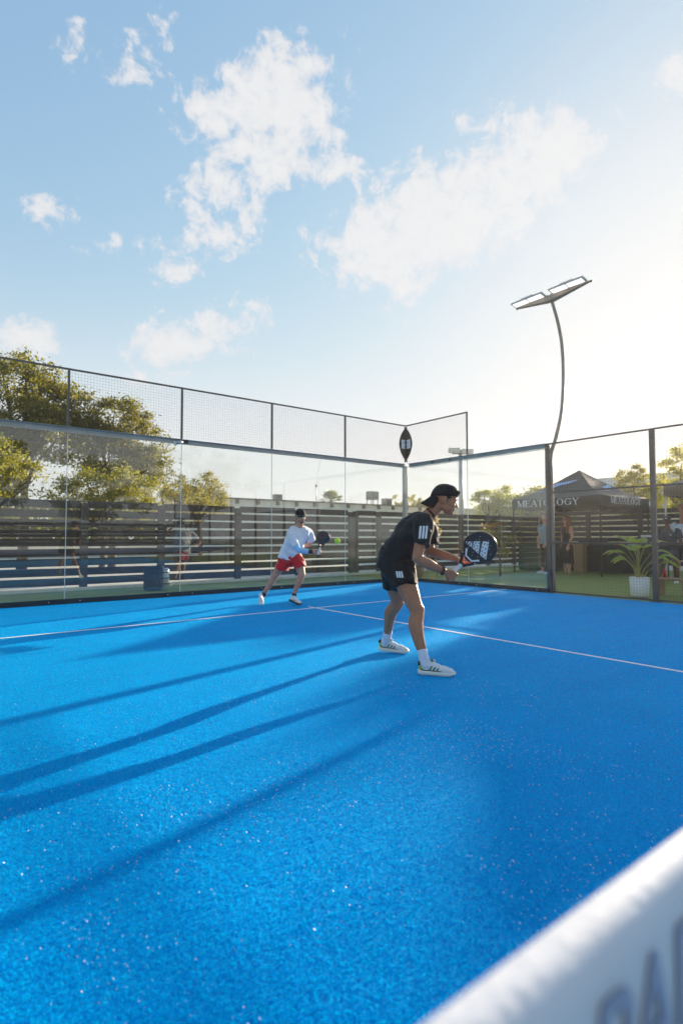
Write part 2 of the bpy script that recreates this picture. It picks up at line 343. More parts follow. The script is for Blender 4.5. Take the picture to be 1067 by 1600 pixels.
class MB:
    """collects simple solids into one mesh"""
    def __init__(s): s.v = []; s.f = []; s.sm = []
    def add(s, vs, fs, smooth=False):
        k = len(s.v); s.v += [tuple(x) for x in vs]; s.f += [tuple(i+k for i in f) for f in fs]; s.sm += [smooth]*len(fs); return s
    def box(s, c, size, rz=0, mat=None):
        hx, hy, hz = size[0]/2, size[1]/2, size[2]/2
        vs = [Vector((x*hx, y*hy, z*hz)) for x in (-1, 1) for y in (-1, 1) for z in (-1, 1)]
        if rz: vs = [Matrix.Rotation(rz, 3, 'Z') @ q for q in vs]
        if mat is not None: vs = [mat @ q for q in vs]
        vs = [q + Vector(c) for q in vs]
        return s.add(vs, [(0, 1, 3, 2), (4, 6, 7, 5), (0, 4, 5, 1), (2, 3, 7, 6), (0, 2, 6, 4), (1, 5, 7, 3)])
    def bar(s, p, q, w, h, up=(0, 0, 1)):
        p, q = Vector(p), Vector(q); d = (q-p).normalized(); a = d.cross(Vector(up))
        if a.length < 1e-4: a = d.cross(Vector((1, 0, 0)))
        a.normalize(); b = a.cross(d)
        vs = [e + a*sx*w/2 + b*sy*h/2 for e in (p, q) for sx, sy in ((-1, -1), (1, -1), (1, 1), (-1, 1))]
        return s.add(vs, [(3, 2, 1, 0), (4, 5, 6, 7), (0, 1, 5, 4), (1, 2, 6, 5), (2, 3, 7, 6), (3, 0, 4, 7)])
    def tube(s, pts, rad, n=10, cap=True):
        pts = [Vector(p) for p in pts]
        if not hasattr(rad, '__len__'): rad = [rad]*len(pts)
        rings = []; a = None
        for i, p in enumerate(pts):
            d = (pts[min(i+1, len(pts)-1)] - pts[max(i-1, 0)]).normalized()
            if a is None:
                a = d.cross(Vector((0, 0, 1)))
                if a.length < .05: a = d.cross(Vector((1, 0, 0)))
            a = (a - d*a.dot(d)).normalized(); b = d.cross(a)
            rings += [p + (a*math.cos(t) + b*math.sin(t))*rad[i] for t in [2*math.pi*j/n for j in range(n)]]
        fs = [(i*n+j, i*n+(j+1) % n, (i+1)*n+(j+1) % n, (i+1)*n+j) for i in range(len(pts)-1) for j in range(n)]
        if cap: fs += [tuple(range(n))[::-1], tuple(range((len(pts)-1)*n, len(pts)*n))]
        return s.add(rings, fs, True)
    def prism(s, poly, M4, h):
        """poly in local xy, extruded from z=-h/2 to h/2, placed by a 4x4 matrix"""
        n = len(poly)
        vs = [M4 @ Vector((x, y, -h/2)) for x, y in poly] + [M4 @ Vector((x, y, h/2)) for x, y in poly]
        return s.add(vs, [tuple(range(n))[::-1], tuple(range(n, 2*n))] + [(i, (i+1) % n, n+(i+1) % n, n+i) for i in range(n)])
    def ball(s, c, r, n=14, k=9, rot=None):
        if not hasattr(r, '__len__'): r = (r, r, r)
        vs = [(0, 0, 1)]
        for i in range(1, k):
            t = math.pi*i/k
            vs += [(math.sin(t)*math.cos(2*math.pi*j/n), math.sin(t)*math.sin(2*math.pi*j/n), math.cos(t)) for j in range(n)]
        vs.append((0, 0, -1))
        fs = [(0, 1+j, 1+(j+1) % n) for j in range(n)]
        for i in range(k-2): fs += [(1+i*n+j, 1+(i+1)*n+j, 1+(i+1)*n+(j+1) % n, 1+i*n+(j+1) % n) for j in range(n)]
        l = len(vs)-1; fs += [(l, 1+(k-2)*n+(j+1) % n, 1+(k-2)*n+j) for j in range(n)]
        vs = [Vector((x*r[0], y*r[1], z*r[2])) for x, y, z in vs]
        if rot is not None: vs = [rot @ q for q in vs]
        return s.add([q + Vector(c) for q in vs], fs, True)
    def mesh(s, name, mat, bevel=0):
        me = bpy.data.meshes.new(name); me.from_pydata(s.v, [], s.f); me.polygons.foreach_set('use_smooth', s.sm)
        me.materials.append(mat); me.update(); return me
    def build(s, name, mat, parent=None, loc=None, bevel=0):
        o = bpy.data.objects.new(name, s.mesh(name, mat)); link(o, parent)
        if loc is not None: o.location = loc
        if bevel:
            b = o.modifiers.new('bevel', 'BEVEL'); b.width = bevel; b.segments = 2; b.limit_method = 'ANGLE'
        return o

def strips(name, quads, mat, parent=None):
    """fast mesh from an (n,4,3) array of quads"""
    q = np.asarray(quads, dtype=np.float32); n = len(q)
    me = bpy.data.meshes.new(name); me.vertices.add(n*4); me.vertices.foreach_set('co', q.reshape(-1))
    me.loops.add(n*4); me.loops.foreach_set('vertex_index', np.arange(n*4, dtype=np.int32))
    me.polygons.add(n); me.polygons.foreach_set('loop_start', np.arange(0, n*4, 4, dtype=np.int32)); me.polygons.foreach_set('loop_total', np.full(n, 4, dtype=np.int32))
    me.materials.append(mat); me.update(calc_edges=True)
    return link(bpy.data.objects.new(name, me), parent)

def structure(o): o['kind'] = 'structure'; return o
def sheet(name, x0, x1, y0, y1, z, mat):
    b = MB(); b.add([(x0, y0, z), (x1, y0, z), (x1, y1, z), (x0, y1, z)], [(0, 1, 2, 3)]); return structure(b.build(name, mat))

# ------------------------------------------------------------------ the ground
sheet('ground', -148, 178, -138, 188, -.030, M['land'])
sheet('car_park', -60, 45, -35, 24, -.022, M['paving'])
sheet('artificial_grass', -12.2, 10.0, -21.5, 2.62, -.012, M['grass'])
def court_sheet():
    b = MB(); b.add([(-10, -20, 0), (0, -20, 0), (0, 0, 0), (-10, 0, 0)], [(0, 1, 2, 3)]); return structure(b.build('court_turf', M['turf']))
court_sheet()
def line(name, x0, x1, y0, y1): sheet(name, x0, x1, y0, y1, .004, M['line'])
line('service_line', -9.96, -.04, -3.07, -3.02)
line('center_line', -5.025, -4.975, -10.0, -3.072)
line('center_line', -5.025, -4.975, -3.018, -2.85)
line('service_line', -9.96, -.04, -16.98, -16.93)
line('center_line', -5.025, -4.975, -16.928, -10.002)
# sand grains and clumps caught in the turf
rs = np.random.RandomState(3)
def sand(n, x0, x1, y0, y1, s0, s1):
    xy = np.stack([rs.uniform(x0, x1, n), rs.uniform(y0, y1, n)], 1)
    keep = np.array([noise.noise(Vector((x*1.9, y*1.9, 0))) + .6*noise.noise(Vector((x*9, y*9, 4))) + rs.uniform(-.45, .45) > .08 for x, y in xy]); xy = xy[keep]; n = len(xy)
    c = np.concatenate([xy, rs.uniform(.002, .009, (n, 1))], 1)
    nrm = rs.normal(0, 1, (n, 3)); nrm[:, 2] = abs(nrm[:, 2])+.3; nrm /= np.linalg.norm(nrm, axis=1)[:, None]
    a = np.cross(nrm, rs.normal(0, 1, (n, 3))); a /= np.linalg.norm(a, axis=1)[:, None]; b = np.cross(nrm, a)
    s = (rs.uniform(0, 1, n)**3*(s1-s0)+s0)[:, None]
    return np.stack([c-a*s-b*s*.6, c+a*s-b*s*.5, c+a*s*.8+b*s, c-a*s*.7+b*s*.7], 1)
q = np.concatenate([sand(13000, -9.7, -7.3, -9.9, -7.6, .0006, .0030), sand(6500, -10, -6.5, -10, -6.2, .0008, .0036), sand(2500, -10, -3, -8.5, -3, .0015, .0038)])
tag(strips('sand_grain', q, M['sand']), kind='stuff', label='white sand grains scattered in the blue turf', cat='sand')

# the nap of the turf: real fibres near the camera, thinning out with distance
def fibre_mat():
    m = bpy.data.materials.new('turf_fibre'); m.use_nodes = True; t = NT(m.node_tree)
    for n in list(t.N): t.N.remove(n)
    rnd = t.node('ShaderNodeNewGeometry').outputs['Random Per Island']
    c = t.mix(rnd, (.0, .33, .78), (.0, .74, 1.0))
    df = t.node('ShaderNodeBsdfDiffuse'); t.put(df.inputs[0], c); tr = t.node('ShaderNodeBsdfTranslucent'); t.put(tr.inputs[0], c)
    mx = t.node('ShaderNodeMixShader'); mx.inputs[0].default_value = .45; t.L.new(df.outputs[0], mx.inputs[1]); t.L.new(tr.outputs[0], mx.inputs[2])
    o = t.node('ShaderNodeOutputMaterial'); t.L.new(mx.outputs[0], o.inputs[0]); return m
def fibres(n):
    r_ = np.random.RandomState(8); ang = r_.uniform(R(-3), R(82), n); dist = .85*12.5**(r_.uniform(0, 1, n)**.92)
    x = -10.06+np.sin(ang)*dist; y = -10.23+np.cos(ang)*dist; k = (x > -9.99) & (y > -9.99) & (x < -.05) & (y < -.05) & (abs(y+3.045) > .045) & ((abs(x+5) > .04) | (y > -2.85)); x, y = x[k], y[k]; n = len(x); dist = dist[k]
    az = r_.uniform(0, 2*np.pi, n); w_ = r_.uniform(.0007, .0013, n)*(1+.22*dist); h = r_.uniform(.002, .0062, n); ln = r_.uniform(.6, 2.2, n)*h; la = r_.uniform(0, 2*np.pi, n)
    base = np.stack([x, y, np.zeros(n)], 1); sd_ = np.stack([np.cos(az)*w_, np.sin(az)*w_, np.zeros(n)], 1); tip = base + np.stack([np.cos(la)*ln, np.sin(la)*ln, h], 1)
    return strips('turf_fibre', np.stack([base-sd_, base+sd_, tip+sd_*.6, tip-sd_*.6], 1), fibre_mat())
tag(fibres(480000), 'short blue turf fibres of the court near the camera', 'turf', kind='stuff')

# ------------------------------------------------------------------ glass walls and mesh fences of the court
def wire_panel(L, H, parent, z0, step=.05, name='wire_mesh', t=.0021):
    """welded wire panel in the local xz plane, origin at the lower left corner"""
    qs = []
    def bar(x0, z0_, x1, z1_, off):
        h = t/2
        if x0 == x1: P = [(x0-h, off-h), (x0+h, off-h), (x0+h, off+h), (x0-h, off+h)]; A = [(px, py, z0_) for px, py in P]; B = [(px, py, z1_) for px, py in P]
        else: P = [(z0_-h, off-h), (z0_+h, off-h), (z0_+h, off+h), (z0_-h, off+h)]; A = [(x0, py, pz) for pz, py in P]; B = [(x1, py, pz) for pz, py in P]
        for i in range(4): j = (i+1) % 4; qs.append([A[i], A[j], B[j], B[i]])
    nx = int(round(L/step)); nzz = int(round(H/step))
    for i in range(1, nx): bar(L*i/nx, 0, L*i/nx, H, .0)
    for i in range(1, nzz): bar(0, H*i/nzz, L, H*i/nzz, t)
    o = strips(name, qs, M['wire'], parent); o['kind'] = 'stuff'; return o

WALL = {}
def enclosure_root(name, label, loc, rz): return thing(name, label, 'court wall', loc, rz)

def glass_run(root, x0, n, top=3.0, w=2.0):
    """n glass panels from x0 along local x, with rails and joints"""
    for i in range(n):
        a = x0 + i*w
        o = MB().box((w/2, 0, (top-.09-.08)/2), (w-.012, .012, top-.09-.08)).build('glass_panel', M['glass'], root, (a, .0, .085)); 
        if i > 0: MB().box((0, 0, (top-.2)/2), (.009, .011, top-.2)).build('glass_joint', M['lit_joint'], root, (a, 0, .085))
        b = MB()
        for u in (.12, .88):
            b.ball((a+w*u, -.03, .045), .012, 8, 5)
        b.build('bolt', M['galv'], root)
def rails(root, x0, x1, top=3.0, mat='beam'):
    MB().box(((x0+x1)/2, .015, .042), (x1-x0, .05, .084)).build('base_rail', M['rail'], root, bevel=.004)
    # channel shaped top beam: web, lower lip and upper lip
    b = MB().box(((x0+x1)/2, .055, top-.045), (x1-x0, .006, .088)); b.box(((x0+x1)/2, .022, top-.086), (x1-x0, .06, .006)); b.box(((x0+x1)/2, .022, top+.001), (x1-x0, .07, .006))
    b.build('top_beam', M[mat], root)

# back wall (runs along world X at y=0)
bw = enclosure_root('glass_back_wall', 'long glass back wall of the blue court with black wire mesh along its top', (-10, 0, 0), 0)
glass_run(bw, 0, 5); rails(bw, 0, 10)
for i in range(5):
    fr = MB(); fr.bar((0, 0, .985), (2, 0, .985), .025, .03); o = fr.build('mesh_frame', M['steel'], bw, (2*i, .0, 3.01))
    wp = wire_panel(2, .97, o, 0)
for i in range(5):
    b = MB().box((0, 0, .5), (.035, .035, 1.0)); o = b.build('mesh_post', M['steel'], bw, (2*i, .0, 3.01))
for i in range(1, 5):
    o = MB().box((0, .11, 1.49), (.07, .07, 2.98)).build('rear_post', M['galv'], bw, (2*i, 0, 0)) if False else None
o = MB().box((0, 0, 1.48), (.10, .10, 2.96)).build('corner_post', M['galv'], bw, (10.06, .10, 0), bevel=.005)
# the small flood lamp clamped on the beam, a thing of its own
sp = thing('spot_lamp', 'small silver and black spot lamp clamped under the back wall top beam', 'lamp', (-6.02, -.06, 2.93))
MB().tube([(-.14, -.02, -.03), (.02, -.02, .01)], [.035, .03], 12).build('lamp_head', M['galv'], sp)
MB().tube([(-.155, -.02, -.034), (-.14, -.02, -.03)], [.038, .038], 12).build('lamp_glass', M['white'], sp)
MB().box((.06, .0, .02), (.12, .06, .06)).build('clamp', M['black'], sp)

# side wall, near the corner of glass (2 panels), then mesh (world x=0, running to -Y)
sw = enclosure_root('glass_side_wall', 'short glass side wall to the right of the corner, stepped mesh on top', (0, 0, 0), R(-90))
glass_run(sw, 0, 2); rails(sw, 0.06, 4, mat='beamblue')
MB().bar((2, 0, 3.01), (2, 0, 4.01), .03, .03).build('mesh_post', M['steel'], sw); fr = MB(); fr.bar((0, 0, .985), (1.98, 0, .985), .025, .03); o = fr.build('mesh_frame', M['steel'], sw, (0, .0, 3.01)); wire_panel(1.99, .97, o, 0)
for u in (.9, 1.45): MB().box((u, .02, 2.955), (.03, .03, .08)).build('beam_bracket', M['steel'], sw)
# steps of the mesh skirt hung behind the beam
o = MB().bar((.1, .08, 2.90), (3.9, .08, 2.90), .01, .01).build('skirt_rail', M['steel'], sw)

def mesh_fence(root, spans, H=3.0, skip=()):
    for i in range(spans+1):
        MB().box((0, .05, H/2), (.085, .06, H)).build('post', M['steel'], root, (2*i, 0, 0), bevel=.005)
        MB().box((0, 0, .006), (.16, .16, .012)).build('post_foot', M['steel'], root, (2*i, .06, 0))
    for i in range(spans):
        for z in (.03, 1.0, 2.0, H-.015): MB().bar((.043, .03, z), (1.957, .03, z), .022, .03).build('rail', M['steel'], root, (2*i, 0, 0))
        w_ = wire_panel(1.92, H-.05, root, 0); w_.location = (2*i+.04, .005, .03)
mf = thing('mesh_side_fence', 'dark steel mesh fence of the court side in front of the tents', 'fence', (0, -4, 0), R(-90))
mesh_fence(mf, 3)
# light far side of the court and the other half (seen mirrored in the glass)
lw = enclosure_root('glass_side_wall', 'glass side wall at the camera side of the court', (-10, 0, 0), R(-90)); 
lw.location = (-10.03, -4.0, 0); lw.rotation_euler = (0, 0, R(90))
glass_run(lw, 0, 2); rails(lw, 0, 4)
lf = thing('mesh_side_fence', 'dark steel mesh fence beside the net at the camera side of the court', 'fence', (-10.05, -8, 0), R(90)); mesh_fence(lf, 2)
ow = enclosure_root('glass_back_wall', 'glass back wall of the half court behind the camera', (0, -20, 0), R(180))
glass_run(ow, 0, 5); rails(ow, 0, 10)
for i in range(5):
    o = MB().bar((0, 0, .985), (2, 0, .985), .025, .03).build('mesh_frame', M['steel'], ow, (2*i, 0, 3.01)); wire_panel(2, .97, o, 0, .1)
# glazed end of the right fence on the far half
mf2 = thing('mesh_side_fence', 'dark steel mesh fence on the right of the far half court behind the camera', 'fence', (0, -12, 0), R(-90)); mesh_fence(mf2, 2)

# corner emblem: two bent pointed ovals, one on each mesh wall
em = thing('corner_banner', 'black pointed oval banner with white square emblems on the mesh at the court corner', 'banner', (0, 0, 3.04))
def oval(side):
    b = MB(); n = 24; A = []
    for i in range(n+1):
        t = i/n; z = t*.93; wd = .265*math.sin(math.pi*t)**.8
        A.append((wd, z))
    vs = []; T = .006
    for wd, z in A:
        for off in (-.05, -.05-T):
            if side < 0: vs += [(-.003, off, z), (-max(wd, .004), off+.02, z)]
            else: vs += [(off, -.003, z), (off+.02, -max(wd, .004), z)]
    fs = []
    for i in range(n):
        k = 4*i
        fs += [(k, k+1, k+5, k+4), (k+3, k+2, k+6, k+7), (k+1, k+3, k+7, k+5), (k+2, k, k+4, k+6)]
    return b.add(vs, fs)
for side in (-1, 1):
    pn = oval(side).build('banner_wing', M['black'], em)
    b = MB()
    if side < 0: b.box((-.140, -.050, .46), (.12, .006, .23))
    else: b.box((-.050, -.145, .46), (.006, .13, .23))
    b.build('emblem_square', M['printw'], pn)
    b = MB()
    def seg(u, z, w_, h_):
        if side < 0: b.box((-u, -.056, z), (w_, .005, h_))
        else: b.box((-.056, -u, z), (.005, w_, h_))
    seg(.075, .46, .012, .12); seg(.085, .52, .03, .02); seg(.085, .39, .03, .02)
    if side < 0: b.bar((-.16, -.056, .52), (-.10, -.056, .46), .004, .010, (0, 1, 0)); b.bar((-.145, -.056, .38), (-.11, -.056, .42), .004, .01, (0, 1, 0))
    else: b.bar((-.056, -.16, .54), (-.056, -.11, .46), .004, .01, (1, 0, 0)); b.bar((-.056, -.15, .38), (-.056, -.12, .42), .004, .01, (1, 0, 0))
    b.build('emblem_mark', M['black'], pn)

# ------------------------------------------------------------------ net
nt = thing('padel_net', 'court net with wide white printed tape, very close to the camera', 'net', (-10.0, -10.03, 0))
def net_tape():
    b = MB(); prof = []
    for i in range(9): t = math.pi*i/8; prof.append((-.022*math.cos(t), .842 + .022*math.sin(t)))
    prof = [(-.020, .60)] + prof + [(.020, .60)]
    n = len(prof); L = 9.8; K = 40; vs = []
    for k in range(K+1):
        x = L*k/K; sag = -.045*math.sin(math.pi*k/K)
        for (y, z) in prof: vs.append((x, y, z + sag))
    fs = [(k*n+i, k*n+i+1, (k+1)*n+i+1, (k+1)*n+i) for k in range(K) for i in range(n-1)]
    fs += [(k*n+n-1, k*n, (k+1)*n, (k+1)*n+n-1) for k in range(K)]
    b.add(vs, fs, True); return b.build('tape', M['tape'], nt)
tp = net_tape()
qs = []
for x in np.arange(.02, 9.8, .042): qs.append([(x-.001, 0, .02), (x+.001, 0, .02), (x+.001, 0, .62), (x-.001, 0, .62)])
for z in np.arange(.02, .6, .042): qs.append([(0, 0.001, z-.001), (9.8, 0.001, z-.001), (9.8, 0.001, z+.001), (0, 0.001, z+.001)])
o = strips('net_mesh', qs, M['net'], nt); o['kind'] = 'stuff'
MB().tube([(-.03, 0, 0), (-.03, 0, .88)], .03, 16).build('net_post', M['steel'], nt)
MB().tube([(9.83, 0, 0), (9.83, 0, .90)], .03, 16).build('net_post', M['steel'], nt)
def text(body, size, mat, parent, M4, extrude=.001, name='lettering', font_scale_x=1.0, align='LEFT', offset=0.0, shear=0):
    c = bpy.data.curves.new(name, 'FONT'); c.body = body; c.size = size; c.extrude = extrude; c.align_x = align; c.offset = offset; c.resolution_u = 3; c.shear = shear
    t_ = bpy.data.objects.new('lettering_source', c); col.objects.link(t_)
    dg = bpy.context.evaluated_depsgraph_get(); me = bpy.data.meshes.new_from_object(t_.evaluated_get(dg)); bpy.data.objects.remove(t_)
    me.materials.clear(); me.materials.append(mat)
    for v in me.vertices: v.co = M4 @ Vector((v.co.x*font_scale_x, v.co.y, v.co.z))
    me.update(); return link(bpy.data.objects.new(name, me), parent)
Mt = Matrix(((1, 0, 0, .275), (0, 0, -1, -.0245), (0, 1, 0, .750), (0, 0, 0, 1)))
text('PADEL', .120, M['tapeprint'], tp, Mt, .0005, 'tape_lettering', .78, offset=.001)

# ------------------------------------------------------------------ court lamp with curved pole
lp = thing('court_lamp', 'tall court floodlight with curved pole and two lit panels above the side fence', 'lamp', (0.0, -4.17, 0))
pts = [(.30, 0, 0), (.12, 0, 1.6), (.02, 0, 2.2), (.0, 0, 2.6), (.14, 0, 3.05), (.30, 0, 3.6), (.39, 0, 4.1), (.415, 0, 4.6), (.37, 0, 5.1), (.24, 0, 5.5), (.08, 0, 5.80), (.0, 0, 5.93)]
pts[0:5] = [(.12, .13, 0), (.12, .13, 1.6), (.11, .13, 2.3), (.07, .11, 2.75), (.15, .04, 3.10)]
def cr(P, n=5):
    P = [Vector(p) for p in P]; out = []
    for i in range(len(P)-1):
        a, b, c, d_ = P[max(i-1, 0)], P[i], P[i+1], P[min(i+2, len(P)-1)]
        for k in range(n):
            t = k/n; out.append(.5*((2*b) + (c-a)*t + (2*a-5*b+4*c-d_)*t*t + (3*b-a-3*c+d_)*t**3))
    return out + [P[-1]]
pp = cr(pts, 4)
MB().tube(pp, [.042 - .012*i/len(pp) for i in range(len(pp))], 12).build('pole', M['lampsteel'], lp)
MB().box((.06, .14, 2.6), (.12, .05, .03)).build('pole_clamp', M['steel'], lp)
for s in (-1, 1):
    # arm tapering outwards along the court side
    b = MB(); b.add([(-.08, s*.0, 5.86), (.08, s*.0, 5.86), (.06, s*.02, 5.99), (-.06, s*.02, 5.99), (-.03, s*.80, 5.965), (.03, s*.80, 5.965), (.03, s*.80, 5.99), (-.03, s*.80, 5.99)],
        [(0, 1, 2, 3), (7, 6, 5, 4), (0, 4, 5, 1), (1, 5, 6, 2), (2, 6, 7, 3), (3, 7, 4, 0)])
    b.build('arm', M['lampsteel'], lp)
    T = Matrix.Translation((-.14, s*.43, 5.985)) @ Matrix.Rotation(R(9), 4, 'Y')
    b = MB().box((0, 0, .02), (.17, .72, .035)); b.v = [tuple(T @ Vector(q)) for q in b.v]; hd = b.build('lamp_head', M['galv'], lp, bevel=.006)
    b = MB()
    for u in (-.17, .17): b.box((0, u, -.003), (.135, .31, .008))
    b.v = [tuple(T @ Vector(q)) for q in b.v]; b.build('lamp_glass', M['lampglass'], hd)
    b = MB()
    for k in range(7): b.box((0, -.12 + k*.04, .055), (.14, .006, .04))
    b.v = [tuple(T @ Vector(q)) for q in b.v]; b.build('cooling_fin', M['steel'], hd)
    b = MB().tube([(.04, s*.78, 5.99), (.04, s*.83, 5.99)], .022, 8).build('end_knob', M['steel'], lp)

# far tall stadium style lamp behind the fence
fl = thing('flood_lamp', 'tall pale flood lamp pole with two clusters of lamps beyond the fence', 'lamp', (12.9, 9.0, 0), R(-38))
MB().tube([(0, 0, 0), (0, 0, 5.75)], [.17, .10], 12).build('pole', M['galv'], fl)
MB().bar((-.45, 0, 5.55), (.45, 0, 5.52), .06, .06).build('cross_bar', M['galv'], fl)
for s in (-1, 1):
    for k in range(3):
        hd = MB().box((s*(.14+k*.21), -.05, 5.68-.03*s), (.19, .22, .26)).build('lamp_head', M['stucco'], fl, bevel=.02)

# ------------------------------------------------------------------ slatted fences
slat_cache = {}
def slat_fence(name, label, loc, rz, posts, zs, H, sw_, side=1):
    root = thing(name, label, 'fence', loc, rz)
    pm = MB().box((0, 0, H/2+.015), (.15, .10, H+.03)).mesh('post', M['woodpost'])
    for i, x in enumerate(posts):
        o = bpy.data.objects.new('post', pm); link(o, root); o.location = (x, -.03, 0)
    for i in range(len(posts)-1):
        a, b = posts[i], posts[i+1]; L = b-a-.155
        key = (round(L, 3), sw_)
        if key not in slat_cache: slat_cache[key] = MB().box((0, 0, 0), (L, .028, sw_)).mesh('slat', M['wood'])
        for j, z in enumerate(zs):
            o = bpy.data.objects.new('slat', slat_cache[key]); link(o, root)
            o.location = ((a+b)/2, .02, z + random.uniform(-.006, .006)); o.location.y += random.uniform(-.004, .004); o.rotation_euler = (random.uniform(-.03, .03), random.uniform(-.0055, .0055), random.uniform(-.004, .004))
    return root
zs = [.19+.2035*k for k in range(9)]
zs = [.095+.165/2 + .2065*k for k in range(9)]
P1 = [-12.15, -10.5, -8.8, -7.11, -5.43, -3.44, -1.6, .28]
slat_fence('slat_fence', 'dark brown horizontal slat fence behind the glass back wall', (0, 2.65, 0), 0, P1, zs, 1.83, .160)
P2 = [.30, 1.22, 2.35, 3.7, 5.1, 6.6, 8.2, 9.95]
slat_fence('slat_fence', 'dark brown slat fence with closer posts behind the corner and the flowering bush', (.16, 2.65, 0), 0, P2, [z+.01 for z in zs], 1.86, .150)
slat_fence('slat_fence', 'dark brown slat fence behind the dark tent with blue print', (10.2, 2.5, 0), R(-90), [0, 1.9, 3.8, 5.7, 7.6, 9.5, 11.4], [.13+.08+.20*k for k in range(10)], 2.05, .150)
slat_fence('slat_fence', 'unseen dark brown slat fence added behind the far end to darken the glass reflections', (0, -22.6, 0), R(180), [-4, -2, 0, 2, 4, 6, 8, 10, 12], zs, 1.83, .165)  # added out of view so the back glass mirrors something dark
slat_fence('slat_fence', 'unseen dark brown slat fence added on the camera side to darken the glass reflections', (-12.4, 2.5, 0), R(-90), [0, 2, 4, 6, 8, 10], zs, 1.83, .165)  # also added unseen, a dark backing for the mirrored view
structure(MB().box((-.9, 2.60, .022), (22.4, .16, .07)).build('concrete_kerb', M['concrete'], bevel=.01))

# ------------------------------------------------------------------ buildings
def flat_building(name, label, x0, x1, y0, y1, H, wallmat, capmat, brackets=True):
    root = thing(name, label, 'building', ((x0+x1)/2, (y0+y1)/2, 0)); lx, ly = x1-x0, y1-y0
    MB().box((0, 0, H/2), (lx, ly, H)).build('wall', M[wallmat], root)
    MB().box((0, 0, H+.035), (lx+.3, ly+.3, .07)).build('roof', M[capmat], root)
    if brackets:
        me = MB().box((0, 0, 0), (.14, .2, .26)).mesh('roof_bracket', M['bracket'])
        n = int(lx/1.42)
        for i in range(n):
            o = bpy.data.objects.new('roof_bracket', me); link(o, root); o.location = (-lx/2+.7+i*lx/n, -ly/2-.102, H-.15)
    return root
wb = flat_building('warehouse', 'long low white building with brackets under its flat roof edge', 4.7, 36.0, 20.0, 32.0, 3.42, 'stucco', 'stuccodark')
for xo in (-9.5, -3.0, 4.0): 
    wn = MB().box((xo, -6.01, 1.5), (1.1, .04, 1.1)).build('window', M['galv'], wb); MB().box((xo, -6.04, 1.5), (.96, .02, .96)).build('pane', M['acdark'], wn)
tag(MB().bar((0, 0, 0), (.14, 0, .22), .02, .02).bar((.14, 0, .22), (.26, 0, .02), .02, .02).bar((.05, 0, .1), (.3, 0, .12), .02, .02).build('wall_mark', M['acdark'], None, (8.9, 19.97, 2.72)), 'small dark scribble mark on the white building wall below its roof', 'graffiti')
def ac(loc, s, legs, label):
    root = thing('air_conditioner', label, 'air conditioner', loc, 0, 'roof air conditioners')
    MB().box((0, 0, legs+s/2), (s*1.25, s, s)).build('casing', M['acm'], root, bevel=.02)
    b = MB()
    for k in range(6): b.box((0, -s/2-.01, legs+s*.16+k*s*.13), (s*1.0, .02, s*.06))
    b.build('louvre', M['acdark'], root)
    if legs:
        for sx in (-1, 1):
            for sy in (-1, 1): MB().box((sx*s*.5, sy*s*.4, legs/2), (.05, .05, legs)).build('leg', M['galv'], root)
ac((9.0, 21.2, 3.5), .42, .02, 'grey roof air conditioner nearest the tree end of the white building')
ac((17.3, 21.2, 3.5), .62, .42, 'weathered roof air conditioner raised on a leg frame')
ac((18.75, 21.2, 3.5), .52, .05, 'small roof air conditioner right of the raised one')
an = thing('antenna', 'thin roof antenna mast between the palm and the air conditioner', 'antenna', (14.1, 24, 3.5))
MB().tube([(0, 0, 0), (0, 0, 1.55)], .03, 8).build('mast', M['galv'], an); MB().box((0, 0, 1.5), (.14, .08, .16)).build('antenna_box', M['galv'], an)
cb = flat_building('cream_building', 'yellow cream low building behind the flowering bush', 19.0, 33.0, 6.2, 16.0, 2.9, 'cream', 'cream', False)
b = MB()
for k in range(70): b.box((-7+k*.2, -5.0, 3.25), (.03, .03, .6))
b.box((0, -5, 3.55), (14, .04, .05)).build('roof_railing', M['galv'], cb)
cb2 = flat_building('metal_building', 'pale blue grey metal building behind the tent roof', 38.0, 60, 1.0, 17.6, 6.2, 'bluewall', 'bluewall', False)
b = MB()
for k in range(12): b.box((-11.03, 0, .5+k*.5), (.05, 16.4, .05))
b.build('siding_rib', M['bluewall'], cb2)

# ------------------------------------------------------------------ trees
def leaves(name, blobs, n, size, mat, parent, clump=.32, seed=1, shell=.55, droop=0):
    r_ = np.random.RandomState(seed); vol = np.array([b[3]*b[4]*b[5] for b in blobs])**.7; pr = vol/vol.sum()
    nc = max(20, n//110); bi = r_.choice(len(blobs), nc, p=pr); B = np.array(blobs)[bi]
    dir_ = r_.normal(0, 1, (nc, 3)); dir_ /= np.linalg.norm(dir_, axis=1)[:, None]
    rad = shell + (1.03-shell)*r_.uniform(0, 1, nc)[:, None]**.6
    cc = B[:, :3] + dir_*rad*B[:, 3:6]
    ci = r_.choice(nc, n); sp = r_.uniform(.5, 1.3, nc)[:, None]*clump
    off = r_.normal(0, 1, (n, 3))*np.array([1, 1, .62])*.55*sp[ci]
    P = cc[ci] + off; P[:, 2] -= droop*np.abs(off[:, 0])
    nr = r_.normal(0, 1, (n, 3)) + np.array([0, 0, .6]); nr /= np.linalg.norm(nr, axis=1)[:, None]
    a = np.cross(nr, r_.normal(0, 1, (n, 3))); a /= np.linalg.norm(a, axis=1)[:, None]; b = np.cross(nr, a)
    s = (size*r_.uniform(.6, 1.35, n))[:, None]
    Q = np.stack([P-a*s, P-b*s*.48, P+a*s, P+b*s*.48], 1)
    return strips(name, Q, mat, parent)
